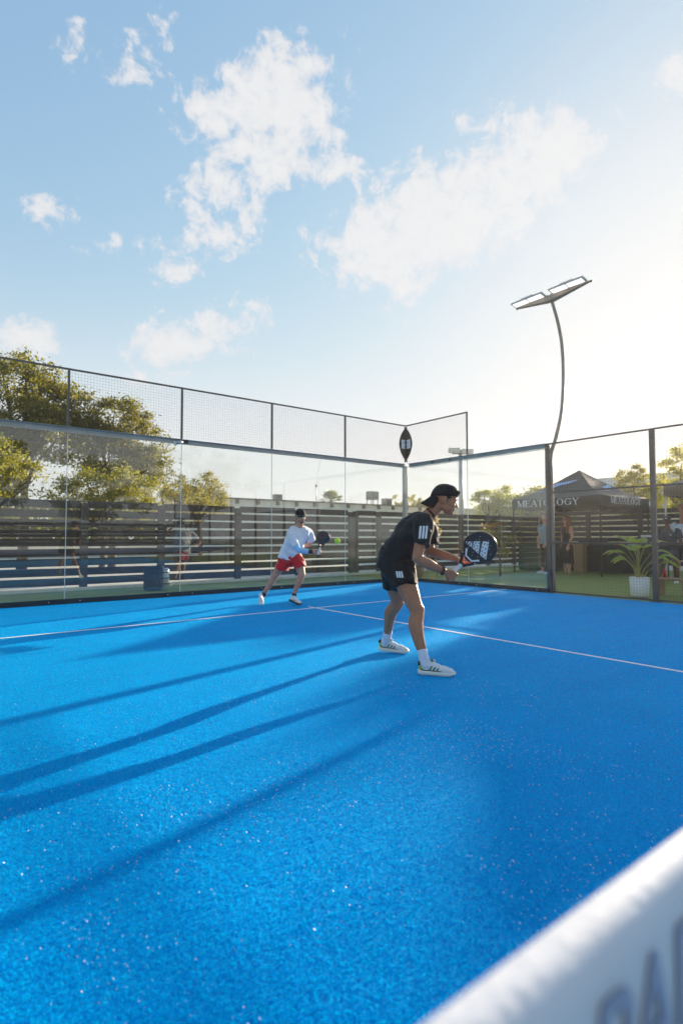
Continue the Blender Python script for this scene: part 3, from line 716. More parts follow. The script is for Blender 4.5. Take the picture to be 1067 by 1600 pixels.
def tree(name, label, loc, blobs, n, size, mat, trunk_r=.14, th=None, clump=.35, seed=1, group=None, lean=(0, 0), shell=.5):
    root = thing(name, label, 'tree', loc, 0, group)
    th = th or min(b[2]-b[5]*.3 for b in blobs)
    r_ = random.Random(seed); b = MB(); top = Vector((lean[0], lean[1], th))
    mid = [Vector((0, 0, -.1)), Vector((lean[0]*.3+.05, lean[1]*.3, th*.5)), top]
    b.tube(cr(mid, 4), [trunk_r*(1.15-.55*i/8) for i in range(9)], 9)
    for bl in blobs:
        for k in range(3):
            e = Vector((bl[0]+r_.uniform(-.5, .5)*bl[3], bl[1]+r_.uniform(-.5, .5)*bl[4], bl[2]+r_.uniform(-.2, .6)*bl[5]))
            st = top*(r_.uniform(.7, 1)); m_ = (st+e)/2 + Vector((r_.uniform(-.2, .2), r_.uniform(-.2, .2), r_.uniform(.0, .3)))
            b.tube(cr([st, m_, e], 4), [trunk_r*(.5-.042*i) for i in range(9)], 6)
    b.build('trunk', M['bark'], root)
    leaves('crown', blobs, n, size, M[mat], root, clump, seed, shell)
    return root
# large olive tree at the left, behind the back wall
tree('broadleaf_tree', 'large olive green tree rising above the back wall mesh at the left edge', (-6.9, 12.5, 0),
     [(-.6, 0, 5.9, 2.3, 2.0, 1.75), (.9, .2, 6.3, 1.2, 1.2, .95), (-1.8, .3, 4.6, 1.8, 1.6, 1.3), (.6, -.4, 4.7, 1.4, 1.4, .9), (-3.2, 0, 5.8, 1.5, 1.5, 1.5)], 46000, .060, 'leafa', .17, 3.6, .40, 11)
tree('broadleaf_tree', 'lower olive tree with rounded top beside the large left tree', (-3.9, 12.2, 0),
     [(.1, 0, 5.75, 1.25, 1.2, .95), (-.7, .2, 5.0, 1.1, 1.1, .8), (1.0, .2, 4.9, 1.0, 1.1, .75), (1.5, .3, 3.9, .9, .9, .7), (.1, .1, 4.1, 1.3, 1.2, .9)], 25000, .058, 'leafa', .14, 3.2, .36, 12)
tree('broadleaf_tree', 'dense dark tree seen through the glass at the left edge', (-8.4, 8.0, 0),
     [(-.2, 0, 3.0, 1.5, 1.3, 1.2), (.9, .2, 2.5, .9, .9, .8), (-.6, 0, 2.0, 1.4, 1.2, .9)], 13000, .050, 'leafb', .14, 1.4, .3, 13)
tree('broadleaf_tree', 'yellow green sunlit tree seen through the second glass panel', (-5.1, 9.0, 0),
     [(0, 0, 2.7, 1.2, 1.1, .9), (1.0, .1, 2.6, .9, .9, .75), (-.9, 0, 2.2, .8, .8, .7)], 14000, .045, 'leafb', .1, 1.5, .28, 14)
tree('broadleaf_tree', 'pale shrubby tree between the yellow tree and the white building', (-2.6, 10.5, 0),
     [(0, 0, 2.6, 1.3, 1.1, .65), (1.3, .2, 2.4, .9, .9, .6)], 7000, .045, 'leafc', .1, 1.5, .3, 15)
tree('broadleaf_tree', 'airy grey green tree standing at the end of the white building', (.5, 14.0, 0),
     [(-.1, 0, 3.55, 1.0, .9, .65), (.8, .1, 3.25, .7, .8, .65), (-.9, .1, 3.1, .8, .8, .5), (.1, 0, 2.6, 1.3, 1.0, .6)], 10500, .045, 'leafc', .11, 1.7, .27, 16)
# right side, low sun behind them
tree('broadleaf_tree', 'yellow sunlit tree standing right of the tall flood lamp', (12.8, 7.2, 0),
     [(0, 0, 3.0, 1.0, .9, .6), (1.3, .2, 2.9, .9, .8, .7), (2.2, .5, 3.2, .5, .6, .55), (.6, 0, 2.3, 1.4, .9, .6)], 7500, .055, 'leafd', .09, 1.6, .25, 17, shell=.3)
tree('broadleaf_tree', 'brown green tree with sun behind, between the tent roof and the fence post', (21.5, 3.7, 0),
     [(0, 0, 4.0, 1.25, 1.2, 1.0), (.2, .3, 2.9, 1.2, 1.2, .9)], 12000, .055, 'leafb', .14, 2.4, .26, 18)
tree('broadleaf_tree', 'bright yellow tree at the right edge behind the second tent', (20.5, .9, 0),
     [(0, 0, 4.6, 1.3, 1.3, 1.0), (-.3, .8, 3.4, 1.3, 1.2, 1.0), (.2, -1.0, 3.7, 1.3, 1.2, 1.2)], 15000, .06, 'leafd', .16, 2.6, .3, 19)
# trees out of frame on the sunny side, whose shade falls across the court
for i, (x, y, h, rr) in enumerate([(19.5, -2.7, 5.6, 1.7), (18.8, -4.9, 4.95, 1.8), (20.0, -1.3, 5.6, 1.1), (16.8, 6.9, 3.6, 1.2)]):
    tree('broadleaf_tree', ['round tree beyond the second tent', 'tree beyond the shaded side of the court', 'thin tree just right of the yellow tree', 'small tree beyond the slat fence corner'][i], (x, y, 0),
         [(0, 0, h-1.0, rr, rr, 1.1), (.5, .5, h-2.1, rr, rr, 1.2), (-.3, -.8, h-1.7, rr, rr*.9, 1.1)], 26000, .09, 'leafb', .15, 1.8, .4, 30+i)
# trees behind the camera, mirrored in the glass
for i, (x, y, h, rr) in enumerate([(-6.5, -27, 7.2, 3.2), (-.5, -29, 6.4, 2.8), (5.5, -26, 7.5, 3.2), (-16, -9, 6.5, 2.8), (-17, -2, 6.0, 2.6)]):
    tree('broadleaf_tree', ['large tree behind the far end of the court', 'middle tree behind the far end of the court', 'right hand tree behind the far end of the court', 'tree behind the camera side fence', 'second tree behind the camera side fence'][i], (x, y, 0),
         [(0, 0, h-1.6, rr, rr, 1.7), (.8, .5, h-2.8, rr, rr, 1.5), (-1.2, -.8, h-2.4, rr*.8, rr*.8, 1.4)], 9000, .11, 'leafa', .22, 2.6, .5, 50+i)
# fan palm above the roof line
pr_ = thing('palm_tree', 'round fan palm crown rising above the white building roof', 'tree', (31.2, 45, 0))
MB().tube([(0, 0, 0), (.1, 0, 3), (0, 0, 5.6)], [.22, .18, .16], 10).build('trunk', M['bark'], pr_)
qs = []; r_ = np.random.RandomState(4)
for k in range(110):
    th_ = r_.uniform(0, 2*math.pi); ph = r_.uniform(-.55, 1.45); L = r_.uniform(1.2, 1.75)
    dv = np.array([math.cos(th_)*math.cos(ph), math.sin(th_)*math.cos(ph), math.sin(ph)]); sd_ = np.cross(dv, [0, 0, 1.]); sd_ /= np.linalg.norm(sd_)+1e-6; up_ = np.cross(sd_, dv)
    c0 = np.array([0, 0, 5.6]); c1 = c0 + dv*L*.55
    for j in range(9):
        a_ = (j-4)*.26; e = c1 + (dv*math.cos(a_) + sd_*math.sin(a_))*L*.5 - np.array([0, 0, .08*L]); m_ = (c1+e)/2; wv = up_*.02 + np.cross(e-c1, up_)*.06
        qs.append([c1, m_-wv, e, m_+wv])
    qs.append([c0-sd_*.02, c1-sd_*.02, c1+sd_*.02, c0+sd_*.02])
strips('crown', qs, M['palmleaf'], pr_)

# far tree line on the horizon
def far_wood():
    r_ = np.random.RandomState(9); bl = []
    for k in range(70):
        a = R(-12 + k*1.45); D_ = r_.uniform(90, 118)
        bl.append((-10+math.sin(a)*D_, -10+math.cos(a)*D_, r_.uniform(1.5, 3.5), 6, 6, r_.uniform(2.2, 4.2)))
    return tag(leaves('far_wood', bl, 26000, .7, M['leafa'], None, 1.8, 77), 'low far line of trees on the horizon', 'wood', kind='stuff')
far_wood()

# flowering bush in front of the right hand fence
fb = thing('flowering_bush', 'leafy bush on a thin trunk with orange tips in front of the slat fence', 'bush', (3.05, -.62, 0))
b = MB().tube([(0, 0, 0), (.02, 0, .35), (0, .02, .7), (.02, 0, 1.3)], [.035, .03, .025, .015], 8)
for k in range(6):
    a = k*1.05; b.tube([(0, 0, .5+.08*k), (.2*math.cos(a), .22*math.sin(a), .85+.07*k)], [.014, .006], 6)
b.build('trunk', M['bark'], fb)
leaves('crown', [(0, .12, 1.15, .28, .50, .34), (0, .35, 1.0, .25, .3, .3), (0, -.15, .85, .25, .3, .3)], 3000, .032, M['leafa'], fb, .13, 21, .2)
leaves('blossom', [(0, .15, 1.44, .25, .5, .06)], 420, .026, M['leafo'], fb, .07, 22, .1)

# ------------------------------------------------------------------ tents
def tent(root, x0, x1, y0, y1, zv, hv, zp, mat, trim='canopy'):
    """pop-up canopy: four curved roof panels, valances, legs and struts"""
    cx, cy = (x0+x1)/2, (y0+y1)/2; C4 = [(x0, y0), (x1, y0), (x1, y1), (x0, y1)]
    for i in range(4):
        (ax, ay), (bx, by) = C4[i], C4[(i+1) % 4]; b = MB(); n = 10; vs = []
        for off in (0, -.004):
            for u in range(n+1):
                t = u/n
                for s_ in range(9):
                    q = s_/8; ex, ey = ax+(bx-ax)*q, ay+(by-ay)*q
                    x, y = ex+(cx-ex)*t, ey+(cy-ey)*t; z = zv + (zp-zv)*(t**1.28) - .05*math.sin(math.pi*q)*(1-t)*.6
                    vs.append((x, y, z+off))
        m_ = (n+1)*9
        fs = [(u*9+s_, u*9+s_+1, (u+1)*9+s_+1, (u+1)*9+s_) for u in range(n) for s_ in range(8)]
        fs += [tuple(m_+k for k in f_[::-1]) for f_ in fs]
        b.add(vs, fs, True).build('roof_panel', M[mat], root)
        b = MB(); vs = []
        nx, ny = (by-ay), -(bx-ax); l = math.hypot(nx, ny); nx /= l; ny /= l
        for s_ in range(17):
            q = s_/16; wob = .012*math.sin(q*19+i); zb = -.018*math.sin(q*math.pi*7)**2
            zs_ = zv-.03*math.sin(math.pi*q)
            vs += [(ax+(bx-ax)*q+nx*.005, ay+(by-ay)*q+ny*.005, zs_), (ax+(bx-ax)*q+nx*(.008+wob), ay+(by-ay)*q+ny*(.008+wob), zv-hv+zb),
                   (ax+(bx-ax)*q-nx*.004, ay+(by-ay)*q-ny*.004, zs_), (ax+(bx-ax)*q+nx*(wob), ay+(by-ay)*q+ny*(wob), zv-hv+zb)]
        fs = []
        for s_ in range(16): k = 4*s_; fs += [(k, k+1, k+5, k+4), (k+2, k+6, k+7, k+3), (k+1, k+3, k+7, k+5)]
        b.add(vs, fs, True).build('valance', M[mat], root)
        # scissor struts under the eave
        b = MB(); n2 = 3
        for k in range(n2):
            q0, q1 = k/n2, (k+1)/n2; ia, ib = .03, .03
            pa = (ax+(bx-ax)*q0 - nx*.04, ay+(by-ay)*q0 - ny*.04); pb = (ax+(bx-ax)*q1 - nx*.04, ay+(by-ay)*q1 - ny*.04)
            b.bar((*pa, zv-.06), (*pb, zv-.36), .018, .012); b.bar((*pa, zv-.36), (*pb, zv-.06), .018, .012)
        b.build('strut', M['black'], root)
    for ax, ay in C4:
        sx = .03 if ax == x0 else -.03; sy = .03 if ay == y0 else -.03
        MB().box((ax+sx, ay+sy, (zv-.02)/2), (.035, .035, zv-.02)).build('leg', M['black' if trim == 'canopy' else 'galv'], root)
t1 = thing('canopy_tent', 'dark pop-up tent with blue swoosh and white lettering on its valance', 'tent', (0, 0, 0))
tent(t1, 5.05, 8.05, -2.52, .35, 2.30, .30, 3.22, 'canopy')
# lettering on the near valance (faces -X) and the right one (faces -Y)
Ma = Matrix(((0, 0, -1, 5.035), (-1, 0, 0, -.03), (0, 1, 0, 2.055), (0, 0, 0, 1)))
# hand drawn roman capitals on a unit cell: straight strokes (x0, y0, x1, y1, width) and bowls (cx, cy, rx, ry, from, to)
GLYPH = {
 'M': (1.10, [(.12, 0, .12, 1, .05), (.12, 1, .52, .05, .15), (.52, .05, .92, 1, .05), (.92, 0, .92, 1, .15), (0, .02, .26, .02, .045), (.76, .02, 1.08, .02, .045), (0, .98, .2, .98, .045), (.86, .98, 1.08, .98, .045)], []),
 'E': (.80, [(.17, 0, .17, 1, .15), (0, .98, .68, .98, .05), (0, .02, .72, .02, .05), (.17, .52, .52, .52, .05), (.68, 1, .68, .78, .05), (.72, 0, .72, .24, .05), (.52, .40, .52, .64, .045)], []),
 'A': (.92, [(.10, 0, .44, 1, .05), (.44, 1, .80, 0, .15), (.22, .34, .66, .34, .05), (0, .02, .24, .02, .045), (.62, .02, .96, .02, .045)], []),
 'T': (.82, [(.40, 0, .40, 1, .15), (0, .98, .80, .98, .05), (.02, 1, .02, .76, .05), (.78, 1, .78, .76, .05), (.24, .02, .56, .02, .045)], []),
 'O': (.98, [], [(.46, .5, .42, .49, 0, 360)]),
 'L': (.76, [(.17, 0, .17, 1, .15), (0, .98, .34, .98, .045), (0, .02, .68, .02, .05), (.68, 0, .68, .28, .05)], []),
 'G': (1.00, [(.80, .08, .80, .44, .15), (.62, .45, .96, .45, .045), (.84, .72, .84, .98, .05)], [(.46, .5, .42, .49, 40, 322)]),
 'Y': (.88, [(.42, 0, .42, .46, .15), (.10, 1, .42, .44, .14), (.76, 1, .42, .44, .05), (0, .98, .26, .98, .045), (.62, .98, .90, .98, .045), (.26, .02, .58, .02, .045)], [])}
def lettering(M4, w_total, size, parent, word='MEATOLOGY'):
    tot = sum(GLYPH[c][0] for c in word); kx = w_total/tot; x = 0
    for c in word:
        wd, S_, A_ = GLYPH[c]; b = MB(); z = 0
        def q(u, v): return M4 @ Vector(((x+u)*kx, v*size, z))
        for (x0, y0, x1, y1, t) in S_:
            z += .0002; dx, dy = (x1-x0)*kx, (y1-y0)*size; l = math.hypot(dx, dy); t_ = t*(kx if abs(dy) > abs(dx)*.5 else size)
            px, py = -dy/l*t_/2, dx/l*t_/2; P = [(x0*kx+px, y0*size+py), (x1*kx+px, y1*size+py), (x1*kx-px, y1*size-py), (x0*kx-px, y0*size-py)]
            b.prism([(x*kx+u, v) for u, v in P][::-1], M4 @ Matrix.Translation((0, 0, z)), .003)
        for (cx, cy, rx, ry, a0, a1) in A_:
            n = 28; vs = []
            for k in range(n+1):
                a = R(a0+(a1-a0)*k/n); th_ = .05+.11*abs(math.cos(a))
                for r_ in (1.0, 1-th_/rx): 
                    for zz in (-.0015, .0015): vs.append(M4 @ Vector(((x+cx+rx*r_*math.cos(a))*kx, (cy+ry*(r_ if r_ == 1 else 1-(.05+.06*abs(math.cos(a)))/ry)*math.sin(a))*size, zz)))
            fs = []
            for k in range(n): j = 4*k; fs += [(j+1, j+3, j+7, j+5), (j, j+4, j+6, j+2), (j, j+1, j+5, j+4), (j+2, j+6, j+7, j+3)]
            b.add(vs, fs)
        b.build('letter', M['printw'], parent); x += wd
Ma = Matrix(((0, 0, -1, 5.022), (-1, 0, 0, .14), (0, 1, 0, 2.045), (0, 0, 0, 1)))
lettering(Ma, 2.05, .20, t1)
Mb = Matrix(((1, 0, 0, 5.55), (0, 0, -1, -2.553), (0, 1, 0, 2.07), (0, 0, 0, 1)))
lettering(Mb, 1.85, .19, t1)
# swoosh print on the two visible roof panels
def swoosh(front):
    b = MB(); top = [(0, .0), (.10, .10), (.24, .19), (.40, .20), (.56, .23), (.74, .30), (.86, .32)]; bot = [(0, -.02), (.10, .03), (.24, .06), (.40, .10), (.56, .08), (.66, .16), (.84, .24)]
    vs = []
    def P(u, v):
        # u along the eave, v up the slope (0..1)
        z = 2.30 + .92*(v**1.28) + .018
        if front: cy = -1.085; y = .1 - u; y = y + 0; x = 5.05 + 1.5*v; return (x-.01, y, z)
        x = 5.8 + u; y = -2.52 + 1.435*v; return (x, y-.01, z)
    K = 12
    for i in range(K+1):
        s_ = i/K*(len(top)-1); k = min(int(s_), len(top)-2); q = s_-k
        u = top[k][0]+(top[k+1][0]-top[k][0])*q; tv = top[k][1]+(top[k+1][1]-top[k][1])*q; bv = bot[k][1]+(bot[k+1][1]-bot[k][1])*q
        vs += [P(.35+u*1.0, .30+bv*.75), P(.35+u*1.0, .30+tv*.75)]
    fs = [(2*i, 2*i+1, 2*i+3, 2*i+2) for i in range(K)]
    b.add(vs, fs, True)
    b.add([P(.1, .25), P(.1, .26), P(.6, .285), P(.6, .272)], [(0, 1, 2, 3)])
    return b.build('roof_print', M['bluep'], t1)
def roof_z(v): return 2.30 + .92*(v**1.28) + .022
b = MB(); top = [(-.46, .43), (-.56, .53), (-.74, .605), (-.95, .625), (-1.15, .645), (-1.34, .665)]; bot = [(-.50, .39), (-.60, .44), (-.75, .46), (-.90, .53), (-1.06, .545), (-1.30, .64)]
vs = []
for (y0, v0), (y1, v1) in zip(bot, top):
    for q in (0, .5, 1): v = v0+(v1-v0)*q; vs.append((5.05+1.5*v-.012, y0+(y1-y0)*q, roof_z(v)))
b.add(vs, [(3*i+j, 3*i+j+1, 3*i+j+4, 3*i+j+3) for i in range(5) for j in (0, 1)], True)
b.build('roof_print', M['bluep'], t1)
b = MB(); b.add([(5.05+1.5*v-.012, y, roof_z(v)) for y, v in ((.02, .30), (.02, .315), (-.48, .335), (-.48, .32))], [(0, 1, 2, 3)])
b.build('roof_print', M['bluep'], t1)
swoosh(False)
tag(MB().box((8.0, -2.56, 2.14), (.09, .01, .14)).build('valance_tag', M['white'], t1), None)
t2 = thing('canopy_tent', 'taupe pop-up tent at the right edge over the seated men', 'tent', (0, 0, 0))
tent(t2, 5.05, 8.05, -7.15, -4.15, 2.45, .30, 3.25, 'canopy2', 'x')
t3 = copy_tree(t2); t3.location = (0.3, -4.4, 0); t3['label'] = 'taupe pop-up tent further along beyond the net line'

# tables, pedestals and goods under the tents
def table(name, label, loc, rz, L, W_, H, mat):
    root = thing(name, label, 'table', loc, rz); b = MB(); n = 28; vs = []
    per = []
    for k in range(n): per.append((-L/2+L*k/n, -W_/2))
    for k in range(8): per.append((L/2, -W_/2+W_*k/8))
    for k in range(n): per.append((L/2-L*k/n, W_/2))
    for k in range(8): per.append((-L/2, W_/2-W_*k/8))
    m_ = len(per); r_ = random.Random(int(L*100))
    for i, (x, y) in enumerate(per):
        fl_ = .02*math.sin(i*1.7)+.01*r_.random(); s_ = 1+fl_/max(W_/2, .3)
        vs += [(x, y, H), (x*(1+.3*fl_/L), y*(s_), .02)]
    b.add(vs, [(2*i, 2*i+1, (2*i+3) % (2*m_), (2*i+2) % (2*m_)) for i in range(m_)], False)
    b.add([(-L/2, -W_/2, H), (L/2, -W_/2, H), (L/2, W_/2, H), (-L/2, W_/2, H)], [(0, 1, 2, 3)])
    b.build('tablecloth', M[mat], root)
    MB().box((0, 0, H+.012), (L+.03, W_+.03, .022)).build('tabletop', M[mat], root, bevel=.004)
    return root
table('draped_table', 'long table under a dark green cloth left of the standing pair', (6.75, .45, 0), R(-82), 1.25, .7, .86, 'tablecloth')
table('draped_table', 'long dark draped table behind the woman with red hair', (7.3, -1.75, 0), R(-90), 2.6, .75, .84, 'tabledark')
wp_ = thing('wooden_pedestal', 'brown wooden pedestal stand against the dark draped table', 'stand', (6.75, -.95, 0))
MB().box((0, 0, .42), (.28, .32, .84)).build('column', M['timber'], wp_, bevel=.01); MB().box((0, 0, .86), (.36, .4, .04)).build('top', M['timber'], wp_, bevel=.006)
for i, (x, y, s_, mm, lab) in enumerate([(7.2, -.9, (.3, .35, .16), 'black', 'flat black case on the draped table'), (7.25, -1.35, (.25, .35, .22), 'acdark', 'dark box on the draped table beside the flat case'), (7.15, -2.0, (.16, .3, .06), 'red', 'small red box on the draped table'), (7.2, -2.35, (.12, .16, .12), 'bluep', 'small blue bag on the draped table'), (7.4, -2.75, (.35, .3, .30), 'white', 'white box at the right end of the draped table')]):
    o = MB().box((0, 0, s_[2]/2), s_).build('box', M[mm], None, (x, y, .868), bevel=.008); tag(o, lab, 'box')
bp = thing('bucket', 'black tapered bucket planter behind the big leaved plant', 'bucket', (5.9, -3.35, 0))
b = MB().tube([(0, 0, .62), (0, 0, 1.08)], [.17, .30], 18).build('body', M['black'], bp); MB().tube([(0, 0, 0), (0, 0, .62)], [.04, .04], 8).build('leg', M['black'], bp)
MB().tube([(0, 0, 1.08), (0, 0, 1.10)], [.31, .31], 18).build('rim', M['black'], bp)

# plant pot with big leaved plant
pt = thing('potted_plant', 'big leaved yellow green plant in a white ribbed pot by the mesh fence', 'plant', (.62, -5.48, 0))
b = MB().tube([(0, 0, 0), (0, 0, .02), (0, 0, .05), (0, 0, .36), (0, 0, .37), (0, 0, .345)], [.12, .145, .155, .17, .165, .15], 28); pot = b.build('pot', M['pot'], pt)
MB().tube([(0, 0, .32), (0, 0, .345)], [.15, .15], 20).build('soil', M['soil'], pt)
lmesh = []
def bigleaf(az, reach, hgt, L, Wd, droop, seed):
    r_ = random.Random(seed); a = Vector((math.cos(az), math.sin(az), 0)); base = Vector((r_.uniform(-.05, .05), r_.uniform(-.05, .05), .33))
    tip = base + a*reach*.5 + Vector((0, 0, hgt)); MB().tube(cr([base, base+a*reach*.12+Vector((0, 0, hgt*.5)), tip], 5), [.011-.0006*k for k in range(11)], 7).build('stem', M['stem'], pt)
    b = MB(); n = 10; vs = []; side = Vector((-a.y, a.x, 0)); d_ = (a*.75+Vector((0, 0, .75))).normalized(); p = tip.copy()
    for k in range(n+1):
        t = k/n; wv = 1.45*Wd*math.sin(math.pi*min(1, t**.75*.98+.02))**.8*.5 + .002
        dd_ = (d_ + Vector((0, 0, -droop*t*1.6)) + a*t*.3).normalized(); nn = side.cross(dd_)
        fold = -.35
        vs += [p - side*wv + nn*wv*fold*-1, p, p + side*wv + nn*wv*fold*-1]; p = p + dd_*L/n
    fs = [(3*k+i, 3*k+i+1, 3*k+i+4, 3*k+i+3) for k in range(n) for i in (0, 1)]
    b.add(vs, fs, True).build('leaf', M['bigleaf'], pt)
for k, (az, rc, h, L, Wd, dr) in enumerate([(R(120), .45, .62, .50, .18, .8), (R(95), .75, .50, .42, .15, 1.3), (R(140), .55, .50, .45, .16, 1.2), (R(-60), .5, .5, .5, .17, 1.2), (R(-90), .7, .42, .55, .17, 1.3), (R(200), .3, .6, .42, .16, .9), (R(10), .35, .68, .45, .17, .6), (R(-35), .6, .38, .5, .15, 1.4), (R(-110), .45, .62, .42, .16, 1.0), (R(60), .3, .55, .4, .15, .7), (R(175), .2, .70, .35, .14, .4), (R(110), .25, .72, .40, .17, .5), (R(150), .6, .40, .42, .15, 1.4), (R(-75), .35, .66, .44, .17, .8), (R(80), .5, .36, .40, .15, 1.5), (R(-45), .75, .30, .48, .16, 1.5)]):
    bigleaf(az, rc*.82, h*.95, L*.88, Wd*.85, dr, k)
o = MB().tube([(0, 0, 0), (0, 0, .13), (0, 0, .15), (0, 0, .19)], [.033, .033, .014, .013], 12).build('bottle', M['bottle'], None, (1.35, -5.62, .335)); tag(o, 'small red bottle on the bench behind the white plant pot', 'bottle')
bn_ = thing('bench', 'low timber bench behind the white plant pot', 'bench', (1.4, -5.75, 0))
MB().box((0, 0, .31), (.3, .55, .04)).build('seat', M['timber'], bn_, bevel=.005)
for sy in (-1, 1): MB().box((0, sy*.22, .145), (.26, .05, .29)).build('leg', M['timber'], bn_)
b2 = thing('bench', 'dark brown timber bench at the right edge just outside the mesh', 'bench', (.75, -6.45, 0))
MB().box((.1, -.25, .43), (.35, .75, .05)).build('seat', M['woodpost'], b2, bevel=.006)
for sy in (.05, -.55): MB().box((.1, sy, .20), (.3, .07, .40)).build('leg', M['woodpost'], b2)

# flower display behind the near player
fd = thing('flower_display', 'lilac and dried flower arrangement on a black banner stand behind the near player', 'flower display', (1.55, .55, 0))
bnr = MB().box((0, 0, .85), (.46, .10, .62)).build('banner', M['black'], fd, bevel=.01)
for s_ in (-.2, .2): MB().bar((s_, 0, 0), (s_*.6, 0, .56), .03, .03).build('leg', M['timber'], fd)
lg = MB(); lg.box((.04, -.055, .82), (.03, .006, .12)); lg.box((.14, -.055, .86), (.1, .006, .035)); lg.box((.14, -.055, .80), (.12, .006, .035)); lg.box((.13, -.055, .75), (.1, .006, .02)); lg.build('banner_mark', M['printw'], bnr)
leaves('foliage', [(0, 0, 1.25, .3, .15, .22)], 900, .035, M['leafa'], fd, .1, 41, .2)
leaves('lilac_flower', [(-.05, -.08, 1.28, .22, .1, .16), (.2, -.08, 1.2, .1, .08, .1)], 150, .06, M['lilac'], fd, .09, 42, .2)
leaves('dried_grass', [(-.1, -.02, 1.5, .3, .12, .18)], 260, .07, M['straw'], fd, .1, 43, .1)
lt = thing('low_table', 'low pale table behind the near player on the grass', 'table', (1.0, 1.0, 0), R(-20))
MB().box((0, 0, .36), (.9, .5, .05)).build('tabletop', M['concrete'], lt, bevel=.006)
for sx in (-1, 1): MB().box((sx*.38, 0, .17), (.06, .44, .34)).build('leg', M['timber'], lt)

# bin by the slat fence
bi_ = thing('litter_bin', 'dark teal boxy bin with a pale rolled end standing before the slat fence', 'bin', (-5.9, 1.55, 0), R(-30))
MB().box((-.06, 0, .24), (.36, .34, .46)).build('body', M['rail'], bi_, bevel=.03)
MB().box((-.06, 0, .485), (.38, .36, .035)).build('lid', M['rail'], bi_, bevel=.012)
MB().tube([(.17, 0, .02), (.17, 0, .06), (.17, 0, .42), (.17, 0, .46)], [.07, .09, .09, .07], 18).build('rolled_end', M['galv'], bi_)
for z in (.12, .24, .36): MB().tube([(.17, 0, z), (.17, 0, z+.02)], [.094, .094], 18).build('hoop', M['rail'], bi_)

# ------------------------------------------------------------------ people
def remesh(name, mb, voxel, mat, parent, smooth=3, wrinkle=0, wscale=6, seed=0):
    me = mb.mesh(name, mat); o = bpy.data.objects.new(name, me); col.objects.link(o)
    m_ = o.modifiers.new('r', 'REMESH'); m_.mode = 'VOXEL'; m_.voxel_size = voxel; m_.use_smooth_shade = True
    if smooth: s_ = o.modifiers.new('s', 'SMOOTH'); s_.factor = .5; s_.iterations = smooth
    dg = bpy.context.evaluated_depsgraph_get(); new = bpy.data.meshes.new_from_object(o.evaluated_get(dg)); bpy.data.objects.remove(o)
    new.materials.clear(); new.materials.append(mat)
    if wrinkle:
        off = Vector((seed*7.1, seed*3.3, seed)); nr = [v.normal.copy() for v in new.vertices]
        for v, n_ in zip(new.vertices, nr):
            p = v.co; q = Vector((p.x*wscale, p.y*wscale, p.z*wscale*1.1+p.x*wscale*.7)) + off
            r1 = 1-abs(noise.noise(q)*2); v.co = p + n_*(wrinkle*(r1-.55) + wrinkle*.4*noise.noise(q*2.7))
    new.polygons.foreach_set('use_smooth', [True]*len(new.polygons)); new.update()
    return link(bpy.data.objects.new(name, new), parent)

def limb(mb, P, rad, side=None, n=16, k=4, endcap=True):
    """smooth tapered limb with elliptical sections; rad: list of r or (r_side, r_other)"""
    P = [Vector(p) for p in P]; RR = [(r, r) if not hasattr(r, '__len__') else r for r in rad]
    pts = cr(P, k); rads = []
    for i in range(len(P)-1):
        for j in range(k): t = j/k; t = t*t*(3-2*t)*.5+t*.5; rads.append(tuple(RR[i][c]*(1-t)+RR[i+1][c]*t for c in (0, 1)))
    rads.append(RR[-1])
    T = [(pts[min(i+1, len(pts)-1)]-pts[max(i-1, 0)]).normalized() for i in range(len(pts))]
    a = Vector(side) if side is not None else None; rings = []
    def frame(d_, a):
        if a is None:
            a = d_.cross(Vector((0, 0, 1)))
            if a.length < .1: a = d_.cross(Vector((0, 1, 0)))
        a = (a-d_*a.dot(d_)).normalized(); return a, d_.cross(a)
    ext = []
    if endcap:
        r0 = min(rads[0]); ext += [(pts[0]-T[0]*r0*math.sin(t), T[0], tuple(x*math.cos(t) for x in rads[0])) for t in (1.35, 1.0, .5)]
    ext += list(zip(pts, T, rads))
    if endcap:
        r0 = min(rads[-1]); ext += [(pts[-1]+T[-1]*r0*math.sin(t), T[-1], tuple(x*math.cos(t) for x in rads[-1])) for t in (.5, 1.0, 1.35)]
    for p, d_, r_ in ext:
        A, B = frame(d_, a)
        if a is None: a = A
        elif side is None: a = A
        rings += [p + A*math.cos(t)*r_[0] + B*math.sin(t)*r_[1] for t in [2*math.pi*j/n for j in range(n)]]
    m_ = len(ext)
    mb.add(rings, [(i*n+j, i*n+(j+1) % n, (i+1)*n+(j+1) % n, (i+1)*n+j) for i in range(m_-1) for j in range(n)] + [tuple(range(n))[::-1], tuple(range((m_-1)*n, m_*n))], True)
    return mb

